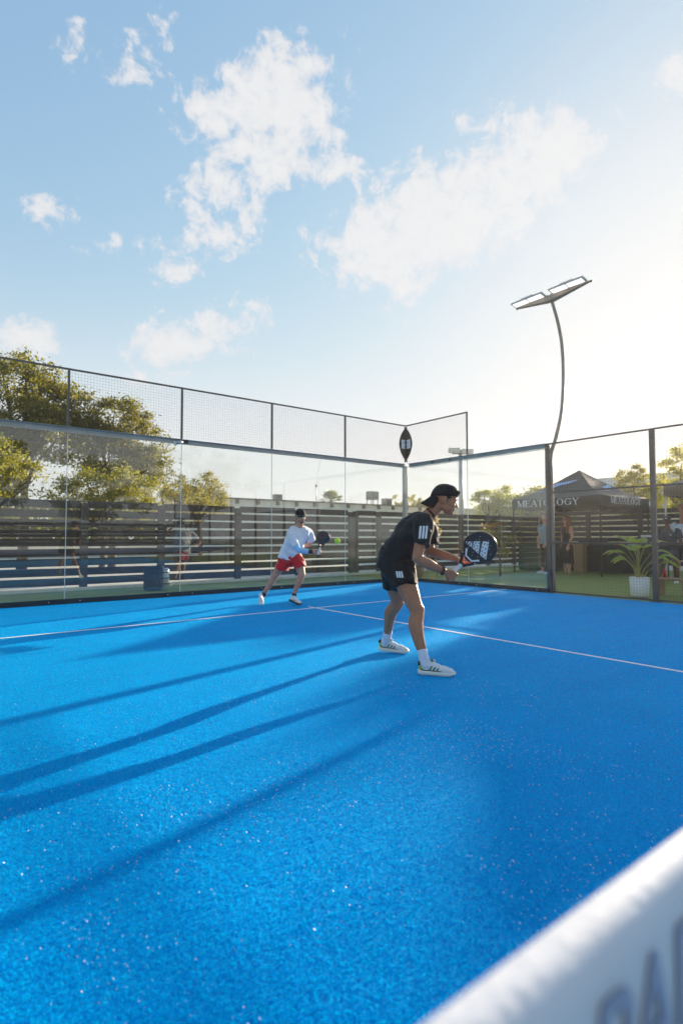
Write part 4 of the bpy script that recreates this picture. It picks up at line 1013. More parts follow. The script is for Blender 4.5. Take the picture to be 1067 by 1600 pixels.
def hand(mb, wrist, d_, palm, curl=1.0, thumb_side=1, s=1.0, spread=.1):
    """palm, four fingers of unequal length bent three times, and a thumb from the side of the palm"""
    d_ = Vector(d_).normalized(); palm = Vector(palm); palm = (palm - d_*palm.dot(d_)).normalized(); sx = d_.cross(palm)*thumb_side
    w_ = Vector(wrist); K = w_ + d_*.088*s
    for u in (-.026, -.009, .009, .026): limb(mb, [w_+sx*u*.6*s, w_+d_*.045*s+sx*u*s, K+sx*u*s], [.015*s, .0145*s, .0105*s], n=10, k=2)
    for i, (u, L) in enumerate(((.029, .073), (.010, .080), (-.010, .074), (-.028, .058))):
        p = K+sx*u*s; dirn = (d_ + sx*u*spread*20).normalized(); ang = 0; P = [p - dirn*.012*s, p]; ax = dirn.cross(palm).normalized()
        for j, fr_ in enumerate((.44, .31, .25)):
            ang += curl*(.75, 1.0, .7)[j]; dv = dirn*math.cos(ang) + palm*math.sin(ang); p = p + dv*L*fr_*s*1.05; P.append(p)
        limb(mb, P, [.0095*s, .0098*s, .0092*s, .0085*s, .0072*s], n=10, k=2)
    b0 = w_ + d_*.022*s + sx*.024*s; t1_ = b0 + (d_*.55+sx*.55+palm*.35).normalized()*.040*s; t2_ = t1_ + (d_*.75+sx*.1+palm*(.4+.3*curl)).normalized()*.032*s; t3_ = t2_ + (d_*.6-sx*.25+palm*(.4+.4*curl)).normalized()*.024*s
    limb(mb, [b0, t1_, t2_, t3_], [.0150*s, .0125*s, .0105*s, .0085*s], n=10, k=2)

def head_shapes(mb, c, yaw, pitch, s=1.0, roll=0):
    """face looks along local +x; c is the centre of the skull"""
    T = Matrix.Rotation(yaw, 3, 'Z') @ Matrix.Rotation(-pitch, 3, 'Y') @ Matrix.Rotation(roll, 3, 'X'); c = Vector(c)
    F = lambda x, y, z: c + T @ (Vector((x, y, z))*s)
    B = lambda p, r: mb.ball(F(*p), tuple(q*s for q in r), 18, 12, T)
    B((-.008, 0, .03), (.096, .077, .092)); B((.045, 0, -.01), (.052, .062, .085)); B((.055, 0, .045), (.040, .060, .045))
    B((.050, 0, -.075), (.042, .040, .030)); B((.078, 0, -.090), (.016, .020, .016))
    B((.075, 0, .025), (.024, .052, .011))                         # brow
    for y in (-1, 1):
        B((.066, y*.034, -.025), (.026, .022, .020)); B((.030, y*.046, -.055), (.045, .016, .026)); 
        B((-.004, y*.076, -.004), (.018, .009, .030)); B((.000, y*.070, -.02), (.012, .012, .012)); B((.090, y*.013, -.030), (.010, .007, .007))
    limb(mb, [F(.086, 0, .018), F(.098, 0, -.004), F(.110, 0, -.026)], [.008*s, .0095*s, .011*s], n=10, k=3)
    B((.090, 0, -.048), (.010, .020, .006)); B((.087, 0, -.060), (.010, .018, .006)); B((.082, 0, -.052), (.012, .026, .018))
    return F, T
def face_parts(root, F, T, s, lips='lips', brow='hair', thick=1):
    b = MB()
    for y in (-1, 1): b.ball(F(.083, y*.031, .006), (.007*s, .014*s, .005*s), 10, 6, T)
    b.build('eyes', M['eye'], root)
    b = MB()
    for y in (-1, 1): b.ball(F(.094, y*.033, .028), (.006*s, .022*s, .0045*s*thick), 10, 6, T)
    b.build('eyebrows', M[brow], root)
    b = MB().ball(F(.0955, 0, -.048), (.005*s, .020*s, .004*s), 12, 6, T).ball(F(.0925, 0, -.058), (.006*s, .018*s, .0045*s), 12, 6, T); b.build('lips', M[lips], root)

def shoe(root, heel, toe, z=0.0, pitch=0, s=1.0, style='green', up=None):
    """trainer: remeshed upper, thick sole, laces, stripes, heel piece"""
    heel, toe = Vector(heel), Vector(toe); d_ = (toe-heel); L = .30*s; d_.normalize()
    upv = Vector(up) if up is not None else Vector((0, 0, 1)); upv = (upv-d_*upv.dot(d_)).normalized(); sy = upv.cross(d_)
    X = Matrix((d_, sy, upv)).transposed(); F = lambda x, y, zz: heel + X @ (Vector((x, y, zz))*s)
    nm = thing('shoe', None, None); bpy.data.objects.remove(nm)
    b = MB(); B = lambda p, r: b.ball(F(*p), tuple(q*s for q in r), 16, 10, X)
    B((.055, 0, .055), (.052, .036, .052)); B((.12, 0, .055), (.075, .040, .042)); B((.19, .0, .042), (.075, .045, .034)); B((.245, 0, .034), (.045, .040, .026)); B((.06, 0, .085), (.042, .032, .030))
    B((.10, 0, .085), (.045, .026, .028))
    upr = remesh('shoe', b, .005*s, M['shoew'], root, 2)
    # sole outline
    out = [(-.005, 0), (.0, .025), (.03, .037), (.09, .036), (.15, .040), (.21, .048), (.26, .043), (.292, .022), (.30, 0), (.292, -.024), (.26, -.043), (.21, -.046), (.15, -.038), (.09, -.036), (.03, -.037), (.0, -.025)]
    b = MB(); n = len(out)
    zt = lambda x: .026 + .010*(1-x/.3) + (.008 if x > .27 else 0); zb = lambda x: (.012 if x > .27 else (.008 if x < 0.01 else 0.0))
    vs = [F(x, y, zb(x)) for x, y in out] + [F(x*1.01, y*1.06, .014) for x, y in out] + [F(x, y, zt(x)) for x, y in out]
    fs = [tuple(range(n))[::-1], tuple(range(2*n, 3*n))] + [(r_*n+i, r_*n+(i+1) % n, (r_+1)*n+(i+1) % n, (r_+1)*n+i) for r_ in (0, 1) for i in range(n)]
    b.add(vs, fs, True); b.build('sole', M['solew'] if style == 'green' else M['dark'] if style == 'dark' else M['solew'], upr)
    bvh = BVHTree.FromObject(upr, bpy.context.evaluated_depsgraph_get()) if False else BVHTree.FromPolygons([v.co for v in upr.data.vertices], [p.vertices for p in upr.data.polygons])
    def decal(name, polys, mat, sgn):
        m = MB()
        for P in polys:   # quads in (x,z) of the shoe, subdivided and dropped on the upper
            (x0, z0), (x1, z1), (x2, z2), (x3, z3) = P; N_ = 4; g = []
            for i in range(N_+1):
                for j in range(N_+1):
                    u, v = i/N_, j/N_; x = (x0*(1-u)+x1*u)*(1-v)+(x3*(1-u)+x2*u)*v; zz = (z0*(1-u)+z1*u)*(1-v)+(z3*(1-u)+z2*u)*v
                    o_ = F(x, sgn*.2, zz); h = bvh.ray_cast(o_, -(X @ Vector((0, sgn, 0))))
                    g.append((h[0] + (X @ Vector((0, sgn, 0)))*.0018) if h[0] else F(x, sgn*.02, zz))
            m.add(g, [(i*(N_+1)+j, i*(N_+1)+j+1, (i+1)*(N_+1)+j+1, (i+1)*(N_+1)+j) for i in range(N_) for j in range(N_)], True)
        return m.build(name, mat, upr)
    if style == 'green':
        for sgn in (-1, 1):
            decal('stripe', [[(.085+k*.030, .036), (.097+k*.030, .036), (.122+k*.026, .074-.007*k), (.108+k*.026, .076-.007*k)] for k in range(3)], M['green'], sgn)
            decal('side_band', [[(.02, .040), (.05, .034), (.05, .042), (.02, .054)], [(.05, .034), (.19, .034), (.19, .039), (.05, .042)]], M['darkgreen'], sgn)
            decal('heel_piece', [[(.006, .042), (.045, .040), (.030, .075), (.010, .070)]], M['lime'], sgn)
            decal('heel_collar', [[(.012, .078), (.030, .076), (.055, .095), (.02, .108)], [(.03, .076), (.085, .088), (.085, .096), (.055, .095)]], M['darkgreen'], sgn)
        hb = MB().ball(F(.012, 0, .085), (.018*s, .024*s, .022*s), 12, 8, X).build('heel_tab', M['darkgreen'], upr)
        MB().ball(F(.112, 0, .112), (.014*s, .018*s, .016*s), 12, 8, X).build('tongue', M['green'], upr)
    else:
        for sgn in (-1, 1): decal('stripe', [[(.10, .045), (.12, .04), (.19, .058), (.18, .062)]], M['dark'], sgn)
        MB().ball(F(.10, 0, .105), (.022*s, .02*s, .012*s), 12, 8, X).build('tongue', M['shoew'], upr)
    b = MB()
    for k in range(4):
        x = .13+k*.022; z_ = .101-.009*k; b.tube([F(x, -.02, z_-.006), F(x, 0, z_), F(x, .02, z_-.006)], .0035*s, 6)
    if style == 'green': b.tube(cr([F(.12, 0, .108), F(.125, -.02, .125), F(.145, -.03, .12), F(.13, -.01, .108)], 3), .0035*s, 6)
    b.build('laces', M['white'], upr)
    return upr

def projected_decal(name, target, polys, mat, parent, origin_off, direction, basis, lift=.0025, N_=6):
    """flat print laid on a garment: quads (u,v) in the plane of `basis`, cast along `direction`"""
    bvh = BVHTree.FromPolygons([v.co for v in target.data.vertices], [p.vertices for p in target.data.polygons])
    U, V_ = Vector(basis[0]), Vector(basis[1]); D_ = Vector(direction).normalized(); m = MB()
    for P in polys:
        g = []; ok = True
        for i in range(N_+1):
            for j in range(N_+1):
                u, v = i/N_, j/N_
                q = [(P[0][c]*(1-u)+P[1][c]*u)*(1-v)+(P[3][c]*(1-u)+P[2][c]*u)*v for c in (0, 1)]
                o_ = Vector(origin_off) + U*q[0] + V_*q[1] - D_*1.0; h = bvh.ray_cast(o_, D_)
                if h[0] is None: ok = False; break
                g.append(h[0] - D_*lift)
            if not ok: break
        if ok: m.add(g, [(i*(N_+1)+j, i*(N_+1)+j+1, (i+1)*(N_+1)+j+1, (i+1)*(N_+1)+j) for i in range(N_) for j in range(N_)], True)
    return m.build(name, mat, parent)

FIG = R(-37.83)      # figures are posed in a frame whose x runs along the picture and y away from it

# ---------------- near player: crouched, facing right, both hands on the racket
p1 = thing('person', 'near player in black shirt, black shorts and backwards cap crouching with a black racket', 'person', (-6.564, -6.673, 0), FIG)
HC = (.322, -.115, 1.438)
HS = 1.12
body = MB()
F1, T1 = head_shapes(body, HC, R(-4), R(-14), HS)
limb(body, [(.15, -.09, 1.27), (.215, -.11, 1.335), (.285, -.115, 1.42)], [.072, .056, .055])
limb(body, [(-.10, -.01, .90), (-.02, -.03, 1.06), (.08, -.07, 1.19), (.15, -.09, 1.27)], [(.12, .07), (.12, .075), (.16, .10), (.13, .07)], side=(0, 1, 0))
# legs
limb(body, [(-.05, -.11, .84), (-.015, -.18, .70), (.045, -.262, .53), (.058, -.278, .485), (.040, -.315, .385), (.062, -.355, .26), (.090, -.385, .16), (.105, -.40, .08)], [.105, .092, .064, .060, .063, .048, .036, .036])
limb(body, [(.045, -.27, .53), (.080, -.275, .515), (.07, -.28, .475)], [.045, .042, .040])
limb(body, [(-.10, .09, .84), (-.085, .14, .68), (-.062, .205, .53), (-.070, .225, .485), (-.115, .30, .40), (-.128, .38, .27), (-.14, .44, .16), (-.155, .47, .08)], [.105, .086, .062, .058, .060, .045, .036, .036])
limb(body, [(-.06, .20, .53), (-.035, .205, .51)], [.042, .038])
# arms
limb(body, [(.125, -.25, 1.24), (.095, -.295, 1.11), (.058, -.33, .965), (.065, -.332, .935), (.155, -.305, .890), (.255, -.262, .843), (.312, -.238, .818)], [.058, .050, .043, .044, .046, .033, .026])
limb(body, [(.21, .10, 1.21), (.225, .12, 1.10), (.232, .115, 1.00), (.250, .100, .985), (.335, .03, .955), (.405, -.035, .935), (.438, -.065, .925)], [.055, .047, .043, .043, .043, .031, .026])
hand(body, (.315, -.236, .818), (.80, .26, -.42), (-.05, 1, .1), 1.15, -1, 1.02)
hand(body, (.438, -.066, .925), (.80, -.42, -.33), (.1, -.45, .8), .55, 1, 1.0)
skin = remesh('body', body, .0052, M['skin'], p1, 3)
face_parts(p1, F1, T1, HS)
# hair below the cap, fringe and sideburns
b = MB()
b.ball(F1(-.055, 0, -.005), (.050, .072, .050), 16, 10, T1); b.ball(F1(-.062, 0, -.045), (.036, .058, .034), 16, 10, T1)
for y in (-1, 1): b.ball(F1(.020, y*.067, .030), (.030, .012, .016), 12, 8, T1); b.ball(F1(.014, y*.069, .008), (.009, .007, .024), 10, 8, T1)
r_ = random.Random(2)
for k in range(26):
    y = r_.uniform(-.05, .05); z = r_.uniform(.062, .088); b.tube(cr([F1(.070, y, z-.005), F1(.094, y*1.05, z+.004), F1(.104+r_.uniform(-.008, .006), y*1.1+r_.uniform(-.01, .01), z+r_.uniform(-.012, .008))], 3), [.007, .007, .0065, .006, .005, .004, .002], 6)
for k in range(30):
    y = r_.uniform(-.062, .062); b.tube(cr([F1(-.065, y, -.03), F1(-.088, y*1.02, -.055), F1(-.090+r_.uniform(-.012, .01), y, -.085+r_.uniform(-.012, .012))], 3), [.008, .008, .0075, .007, .006, .004, .002], 6)
b.build('hair', M['hair'], p1)
# cap, worn backwards
b = MB(); n = 28; vs = []; rings_ = 10
for i in range(rings_+1):
    t = i/rings_*math.pi/2
    for j in range(n):
        a = 2*math.pi*j/n; r1 = math.cos(t)**.70 if i < rings_ else .0001
        x = -.006+.106*r1*math.cos(a); y = .086*r1*math.sin(a); z = .030 + .022*math.cos(a)*(1-i/rings_) + .100*math.sin(t)
        vs.append(F1(x, y, z))
# inner skin gives the cap a thickness
for i in range(3):
    for j in range(n):
        a = 2*math.pi*j/n; s_ = .965; x = -.006+.106*s_*math.cos(a); y = .086*s_*math.sin(a); z = .030+.022*math.cos(a)+i*.006
        vs.append(F1(x, y, z))
fs = [(i*n+j, i*n+(j+1) % n, (i+1)*n+(j+1) % n, (i+1)*n+j) for i in range(rings_) for j in range(n)]; k0 = (rings_+1)*n
fs += [(j, k0+j, k0+(j+1) % n, (j+1) % n) for j in range(n)]
b.add(vs, fs, True); cap1 = b.build('cap', M['capblack'], p1)
b = MB(); vs = []; n = 12
for off in (0, -.004):
    for i in range(6):
        t = i/5
        for j in range(n+1):
            a = R(180) + R(62)*(j/n*2-1); rr_ = 1+t*.66*math.cos((j/n*2-1)*1.05)
            x = -.006+.100*rr_*math.cos(a); y = .082*(1+t*.1)*math.sin(a); z = .014 - .075*t - .010*((j/n*2-1)**2)*(.4+t) + off
            vs.append(F1(x, y, z))
m_ = 6*(n+1); fs = [(i*(n+1)+j, i*(n+1)+j+1, (i+1)*(n+1)+j+1, (i+1)*(n+1)+j) for i in range(5) for j in range(n)]; fs += [tuple(m_+k for k in q[::-1]) for q in fs]
fs += [(5*(n+1)+j, 5*(n+1)+j+1, m_+5*(n+1)+j+1, m_+5*(n+1)+j) for j in range(n)]
b.add(vs, fs, True).build('brim', M['capblack'], cap1); MB().ball(F1(-.004, 0, .130), (.008, .008, .004), 10, 6, T1).build('button', M['capblack'], cap1)
# shirt
b = MB()
limb(b, [(-.115, 0, .845), (-.10, -.01, .925), (-.015, -.03, 1.075), (.060, -.06, 1.17), (.125, -.085, 1.25), (.168, -.10, 1.295)], [(.190, .150), (.186, .148), (.182, .142), (.205, .143), (.185, .108), (.095, .072)], side=(0, 1, 0), n=26, endcap=False)
limb(b, [(.10, -.17, 1.235), (.118, -.245, 1.225), (.103, -.29, 1.14), (.085, -.315, 1.050)], [.095, .088, .083, .084], n=18, endcap=False)
limb(b, [(.14, .05, 1.235), (.205, .10, 1.20), (.228, .13, 1.12), (.24, .14, 1.06)], [.095, .086, .080, .080], n=18, endcap=False)
shirt1 = remesh('shirt', b, .0065, M['shirtblack'], p1, 4, .013, 5.5, 1)
MB().tube([Vector((.205, -.108, 1.325)) + Vector((.048*math.cos(t)*.7+0, .062*math.sin(t), -.045*math.cos(t)*.9)) for t in [2*math.pi*k/20 for k in range(21)]], .008, 8, False).build('collar', M['shirtblack'], shirt1)
pol = []
for k in range(3):
    u = .058 + k*.026; pol.append([(u, 1.105), (u+.017, 1.105), (u+.033, 1.21), (u+.016, 1.21)])
projected_decal('sleeve_stripes', shirt1, pol, M['printw'], shirt1, (0, 0, 0), (0, 1, 0), ((1, 0, 0), (0, 0, 1)), N_=8)
# shorts
b = MB()
limb(b, [(-.125, 0, .955), (-.11, 0, .90), (-.085, -.005, .82)], [(.172, .125), (.180, .135), (.185, .135)], side=(0, 1, 0), n=22)
limb(b, [(-.062, -.095, .86), (-.045, -.14, .77), (-.038, -.175, .685)], [.130, .122, .122], n=20, endcap=False)
limb(b, [(-.11, .085, .86), (-.10, .12, .76), (-.085, .145, .665)], [.118, .110, .112], n=20, endcap=False)
shorts1 = remesh('shorts', b, .0065, M['shortblack'], p1, 3, .009, 7, 2)
pol = [[(-.115+k*.017, .775), (-.106+k*.017, .775), (-.111+k*.017, .825), (-.120+k*.017, .825)] for k in range(3)]
pol = [[(-.108+k*.020, .775), (-.094+k*.020, .775), (-.102+k*.020, .828), (-.116+k*.020, .828)] for k in range(3)]
projected_decal('hip_mark', shorts1, pol, M['printw'], shorts1, (0, 0, 0), (0, 1, 0), ((1, 0, 0), (0, 0, 1)), N_=5)
# socks and shoes
b = limb(MB(), [(.082, -.375, .200), (.090, -.385, .15), (.106, -.405, .085), (.112, -.415, .06)], [.043, .041, .042, .042], endcap=False); remesh('sock', b, .005, M['sockw'], p1, 2, .003, 20, 3)
b = limb(MB(), [(-.130, .415, .220), (-.140, .44, .15), (-.155, .47, .095), (-.160, .475, .07)], [.043, .041, .042, .042], endcap=False); remesh('sock', b, .005, M['sockw'], p1, 2, .003, 20, 4)
shoe(p1, (.048, -.388, .004), (.335, -.465, .004))
shoe(p1, (-.215, .495, .016), (.06, .405, .004))
# bracelet and tattoo-free wrist, bottle-dark bands
MB().tube([Vector((.285, -.25, .830)) + Vector((.35*s2, .0, .80*s2)).normalized()*0 + Vector((.022*math.sin(t)*.45, .034*math.cos(t), .034*math.sin(t))) for t in [2*math.pi*k/18 for k in range(19)] for s2 in (1,)], .0065, 8, False).build('bracelet', M['black'], p1)
MB().tube([Vector((.272, -.255, .836)) + Vector((.022*math.sin(t)*.45, .036*math.cos(t), .036*math.sin(t))) for t in [2*math.pi*k/18 for k in range(19)]], .004, 8, False).build('bracelet', M['dark'], p1)

# ---------------- racket
def racket(label, grip0, center, cam_to, face, bars, loc, rz, s=1.0, accent='orange', roll=0):
    g0, c = Vector(grip0), Vector(center); ax = (c-g0).normalized(); n_ = (Vector(cam_to)-c); n_ = (n_-ax*n_.dot(ax)).normalized(); xx = ax.cross(n_)
    if roll: q = Matrix.Rotation(roll, 3, ax); n_ = q @ n_; xx = q @ xx
    Mx = Matrix(((xx.x, ax.x, n_.x, c.x), (xx.y, ax.y, n_.y, c.y), (xx.z, ax.z, n_.z, c.z), (0, 0, 0, 1))) @ Matrix.Scale(s, 4)
    root = thing('padel_racket', label, 'racket', loc, rz)
    out = []
    for k in range(40):
        a = 2*math.pi*k/40; y = .140*math.cos(a); x = .130*math.sin(a)
        if y < -.02: x *= 1-.35*((-y-.02)/.12)**1.6
        out.append((x, y))
    th = .036; fc = MB(); fc.prism([(x*.94, y*.94) for x, y in out], Mx, th-.002); fo = fc.build('face', face, root)
    rim = MB(); n = len(out); vs = []; prof = [(.93, -th/2), (1.0, -th/2+.004), (1.02, 0), (1.0, th/2-.004), (.93, th/2)]
    for kk, z in prof: vs += [Mx @ Vector((x*kk, y*kk, z)) for x, y in out]
    fs = [(r_*n+i, (r_+1)*n+i, (r_+1)*n+(i+1) % n, r_*n+(i+1) % n) for r_ in range(4) for i in range(n)]
    rim.add(vs, fs, True).build('rim', M['rframe'], root)
    # throat arms with an open triangle, then handle
    b = MB()
    for s_ in (-1, 1): b.add(*(lambda B_: (B_.v, B_.f))(MB().bar(Mx @ Vector((s_*.062, -.115, 0)), Mx @ Vector((s_*.014, -.195, 0)), .020*s, .034*s, n_)))
    b.build('throat', M['rframe'], root)
    b = MB()
    for s_ in (-1, 1): b.add(*(lambda B_: (B_.v, B_.f))(MB().bar(Mx @ Vector((s_*.044, -.122, 0)), Mx @ Vector((s_*.004, -.178, 0)), .010*s, .030*s, n_)))
    b.build('bridge', M[accent], root)
    MB().tube([Mx @ Vector((0, y, 0)) for y in (-.185, -.20, -.25, -.335, -.345)], [.015*s, .0155*s, .0165*s, .017*s, .021*s], 14).build('grip', M['grip'], root)
    MB().tube([Mx @ Vector((0, y, 0)) for y in (-.178, -.192)], [.0185*s, .018*s], 14).build('grip_band', M['black'], root)
    h = MB()
    for iy in range(-4, 5):
        for ix in range(-3, 4):
            x = ix*.026 + (.013 if iy % 2 else 0); y = iy*.022 + .01
            if (x/.10)**2 + (y/.105)**2 < 1 and (abs(ix) + abs(iy)) % 2 == 0:
                h.prism([(x+.0042*math.cos(a), y+.0042*math.sin(a)) for a in [2*math.pi*k/8 for k in range(8)]], Mx @ Matrix.Translation((0, 0, th/2+.0003)), .0012)
    h.build('hole', M['rimlight'] if bars else M['dark'], fo)
    if bars:
        # three slanted white bars with dark dots, drawn in picture-upright axes of the face
        upr = Vector((0, 0, 1)); upr = (upr - n_*upr.dot(n_)).normalized(); rt = upr.cross(n_); M2 = Matrix(((rt.x, upr.x, n_.x, c.x), (rt.y, upr.y, n_.y, c.y), (rt.z, upr.z, n_.z, c.z), (0, 0, 0, 1))) @ Matrix.Translation((0, 0, th/2+.0006)) @ Matrix.Scale(1.13, 4)
        bb = MB(); B3 = [[(-.095, .055), (-.050, .055), (-.052, .005), (-.093, .042)], [(-.038, .055), (.008, .058), (-.006, -.040), (-.047, .000)], [(.028, .058), (.072, .052), (.045, -.085), (.003, -.045)]]
        for P in B3: bb.prism(P[::-1], M2, .0014)
        bb.build('white_bar', M['printw'], fo)
        dd_ = MB()
        for P in B3:
            for u in (.25, .7):
                for v in (.15, .42, .68, .9):
                    uu = u + (.12 if int(v*10) % 2 else -.05)
                    x = (P[0][0]*(1-uu)+P[1][0]*uu)*(1-v)+(P[3][0]*(1-uu)+P[2][0]*uu)*v; y = (P[0][1]*(1-uu)+P[1][1]*uu)*(1-v)+(P[3][1]*(1-uu)+P[2][1]*uu)*v
                    dd_.prism([(x+.0050*math.cos(a), y+.0050*math.sin(a)) for a in [2*math.pi*k/8 for k in range(8)]], M2 @ Matrix.Translation((0, 0, .0012)), .001)
        dd_.build('dot', M['rframe'], fo)
        # white chevron printed along the lower edge by the throat
        ch = MB()
        Z = Matrix.Translation((0, 0, th/2+.0008))
        ch.prism([(-.075, -.072), (-.062, -.064), (-.028, -.108), (-.034, -.120)][::-1], Mx @ Z, .0014); ch.prism([(.075, -.072), (.034, -.120), (.028, -.108), (.062, -.064)], Mx @ Z, .0014); ch.prism([(-.034, -.120), (-.028, -.108), (.028, -.108), (.034, -.120)][::-1], Mx @ Z, .0014)
        ch.build('white_edge', M['printw'], fo)
    else:
        ar = MB(); ar.tube([Mx @ Vector((.06*math.cos(a), .02+.07*math.sin(a), th/2)) for a in [R(20)+R(200)*k/16 for k in range(17)]], .004, 6); ar.build('arc_print', M['red'], fo)
        ar = MB(); ar.tube([Mx @ Vector((.028*math.cos(a)-.01, .03+.035*math.sin(a), th/2)) for a in [R(220)+R(200)*k/16 for k in range(17)]], .003, 6); ar.build('inner_print', M['red'], fo)
    return root
racket('black racket with three white dotted bars held by the near player', (.385, -.175, .820), (.580, -.305, 1.024), (.35, -5.0, 1.15), M['rface'], True, (-6.564, -6.673, 0), FIG, 1.07)

# ---------------- far player: lunging, white top, red shorts
p2 = thing('person', 'far player in white shirt, red shorts and black cap lunging at the ball', 'person', (-5.137, -2.353, 0), FIG)
SD = Vector((.82, .57, 0)).normalized()
b = MB()
F2, T2 = head_shapes(b, (.268, -.075, 1.455), R(-62), R(-12), 1.0, R(6))
limb(b, [(.235, .01, 1.27), (.255, -.03, 1.33), (.265, -.06, 1.40)], [.066, .058, .056])
limb(b, [(.09, .08, .82), (.15, .06, 1.0), (.22, .03, 1.17), (.235, .01, 1.27)], [(.14, .10), (.14, .10), (.17, .11), (.11, .07)], side=SD)
limb(b, [(.00, .06, .78), (-.09, .08, .61), (-.170, .10, .475), (-.185, .105, .44), (-.245, .12, .345), (-.315, .14, .24), (-.360, .15, .165), (-.372, .145, .12)], [.100, .082, .058, .054, .056, .042, .033, .034])
limb(b, [(.19, .06, .78), (.245, .03, .63), (.285, -.005, .51), (.280, -.01, .47), (.235, .01, .37), (.190, .02, .26), (.162, .02, .18), (.150, .02, .12)], [.100, .082, .060, .056, .058, .042, .033, .034])
limb(b, [(.12, -.05, 1.22), (.17, -.14, 1.07), (.235, -.215, .925), (.26, -.225, .905), (.36, -.27, .89), (.455, -.315, .885), (.500, -.335, .885)], [.054, .046, .041, .041, .041, .031, .026])
limb(b, [(.37, .15, 1.22), (.42, .24, 1.10), (.40, .34, 1.00), (.33, .38, .97), (.22, .38, .93)], [.052, .044, .040, .038, .026])
hand(b, (.500, -.335, .885), (.95, -.3, .05), (.25, .9, .1), 1.2, -1, 1.0)
hand(b, (.22, .38, .93), (-.9, .1, -.2), (0, -1, 0), .5, 1, 1.0)
remesh('body', b, .006, M['skin2'], p2, 3)
face_parts(p2, F2, T2, 1.0)
b = MB().ball(F2(.062, 0, -.078), (.036, .042, .026), 14, 9, T2).ball(F2(.090, 0, -.037), (.010, .024, .004), 10, 6, T2).ball(F2(.035, -.047, -.055), (.04, .016, .024), 12, 8, T2).ball(F2(.035, .047, -.055), (.04, .016, .024), 12, 8, T2); b.build('beard', M['beard'], p2)
MB().ball(F2(-.03, 0, .01), (.082, .080, .07), 16, 10, T2).build('hair', M['hair'], p2)
b = MB(); n = 24; vs = []; rings_ = 9
for i in range(rings_+1):
    t = i/rings_*math.pi/2
    for j in range(n):
        a = 2*math.pi*j/n; r1 = math.cos(t)**.85 if i < rings_ else .0001
        vs.append(F2(-.006+.106*r1*math.cos(a), .086*r1*math.sin(a), .045+.092*math.sin(t)))
b.add(vs, [(i*n+j, i*n+(j+1) % n, (i+1)*n+(j+1) % n, (i+1)*n+j) for i in range(rings_) for j in range(n)], True); cap2 = b.build('cap', M['capblack'], p2)
b = MB(); vs = []; n = 10
for off in (0, -.004):
    for i in range(5):
        t = i/4
        for j in range(n+1):
            a = R(64)*(j/n*2-1); rr_ = 1+t*.72*math.cos((j/n*2-1)*1.05)
            vs.append(F2(-.006+.100*rr_*math.cos(a), .082*(1+t*.1)*math.sin(a), .052-.030*t-.012*((j/n*2-1)**2)+off))
m_ = 5*(n+1); fs = [(i*(n+1)+j, i*(n+1)+j+1, (i+1)*(n+1)+j+1, (i+1)*(n+1)+j) for i in range(4) for j in range(n)]; fs += [tuple(m_+k for k in q[::-1]) for q in fs]
b.add(vs, fs, True).build('brim', M['capgreen'], cap2)
b = MB()
limb(b, [(.070, .08, .745), (.11, .07, .90), (.17, .05, 1.05), (.225, .03, 1.17), (.245, .01, 1.245), (.25, -.01, 1.29)], [(.21, .145), (.19, .135), (.185, .13), (.21, .13), (.18, .10), (.085, .065)], side=SD, n=24, endcap=False)
limb(b, [(.20, .0, 1.225), (.130, -.055, 1.205), (.165, -.135, 1.07), (.215, -.195, .965)], [.090, .085, .070, .062], n=16, endcap=False)
limb(b, [(.32, .08, 1.20), (.378, .155, 1.19), (.415, .21, 1.11), (.43, .24, 1.06)], [.080, .078, .078, .080], n=16, endcap=False)
shirt2 = remesh('shirt', b, .007, M['shirtwhite'], p2, 4, .014, 6, 5)
b = limb(MB(), [(.20, -.175, .99), (.238, -.217, .925), (.26, -.226, .904), (.36, -.27, .89), (.44, -.308, .885)], [.050, .047, .047, .046, .037], endcap=False); remesh('arm_sleeve', b, .006, M['sleeveblue'], p2, 2)
b = limb(MB(), [(.425, -.302, .885), (.495, -.333, .885)], [.038, .036], endcap=False); remesh('wristband', b, .005, M['black'], p2, 1)
b = MB()
limb(b, [(.08, .08, .86), (.09, .08, .80), (.10, .075, .74)], [(.17, .12), (.18, .125), (.185, .125)], side=SD, n=20)
limb(b, [(.02, .06, .78), (-.035, .075, .67), (-.055, .085, .575)], [.115, .112, .122], n=18, endcap=False)
limb(b, [(.17, .06, .78), (.235, .035, .69), (.262, .02, .610)], [.112, .105, .112], n=18, endcap=False)
remesh('shorts', b, .007, M['shortred'], p2, 3, .012, 8, 6)
for (p_, q_) in (((-.352, .148, .185), (-.372, .145, .12)), ((.163, .02, .185), (.150, .02, .12))):
    b = limb(MB(), [p_, q_], [.038, .039], endcap=False); remesh('sock', b, .006, M['black'], p2, 1)
shoe(p2, (-.405, .17, .150), (-.385, -.01, -.10), style='x', s=.95, up=(-.1, -1, .6))
shoe(p2, (.085, .05, .055), (.31, -.16, .0), style='dark', s=.95)
racket('dark grey racket with red arc print swung by the far player', (.583, -.375, .880), (.655, -.405, 1.105), (.2, -7, 1.1), M['rface2'], False, (-5.137, -2.353, 0), FIG, .80, 'red')

# ball
bl_ = MB().ball((0, 0, 0), .0335, 28, 18).build('tennis_ball', M['galvball'], None, (-6.386, -5.433, 1.075)); tag(bl_, 'bright yellow green ball flying between the two players', 'ball')

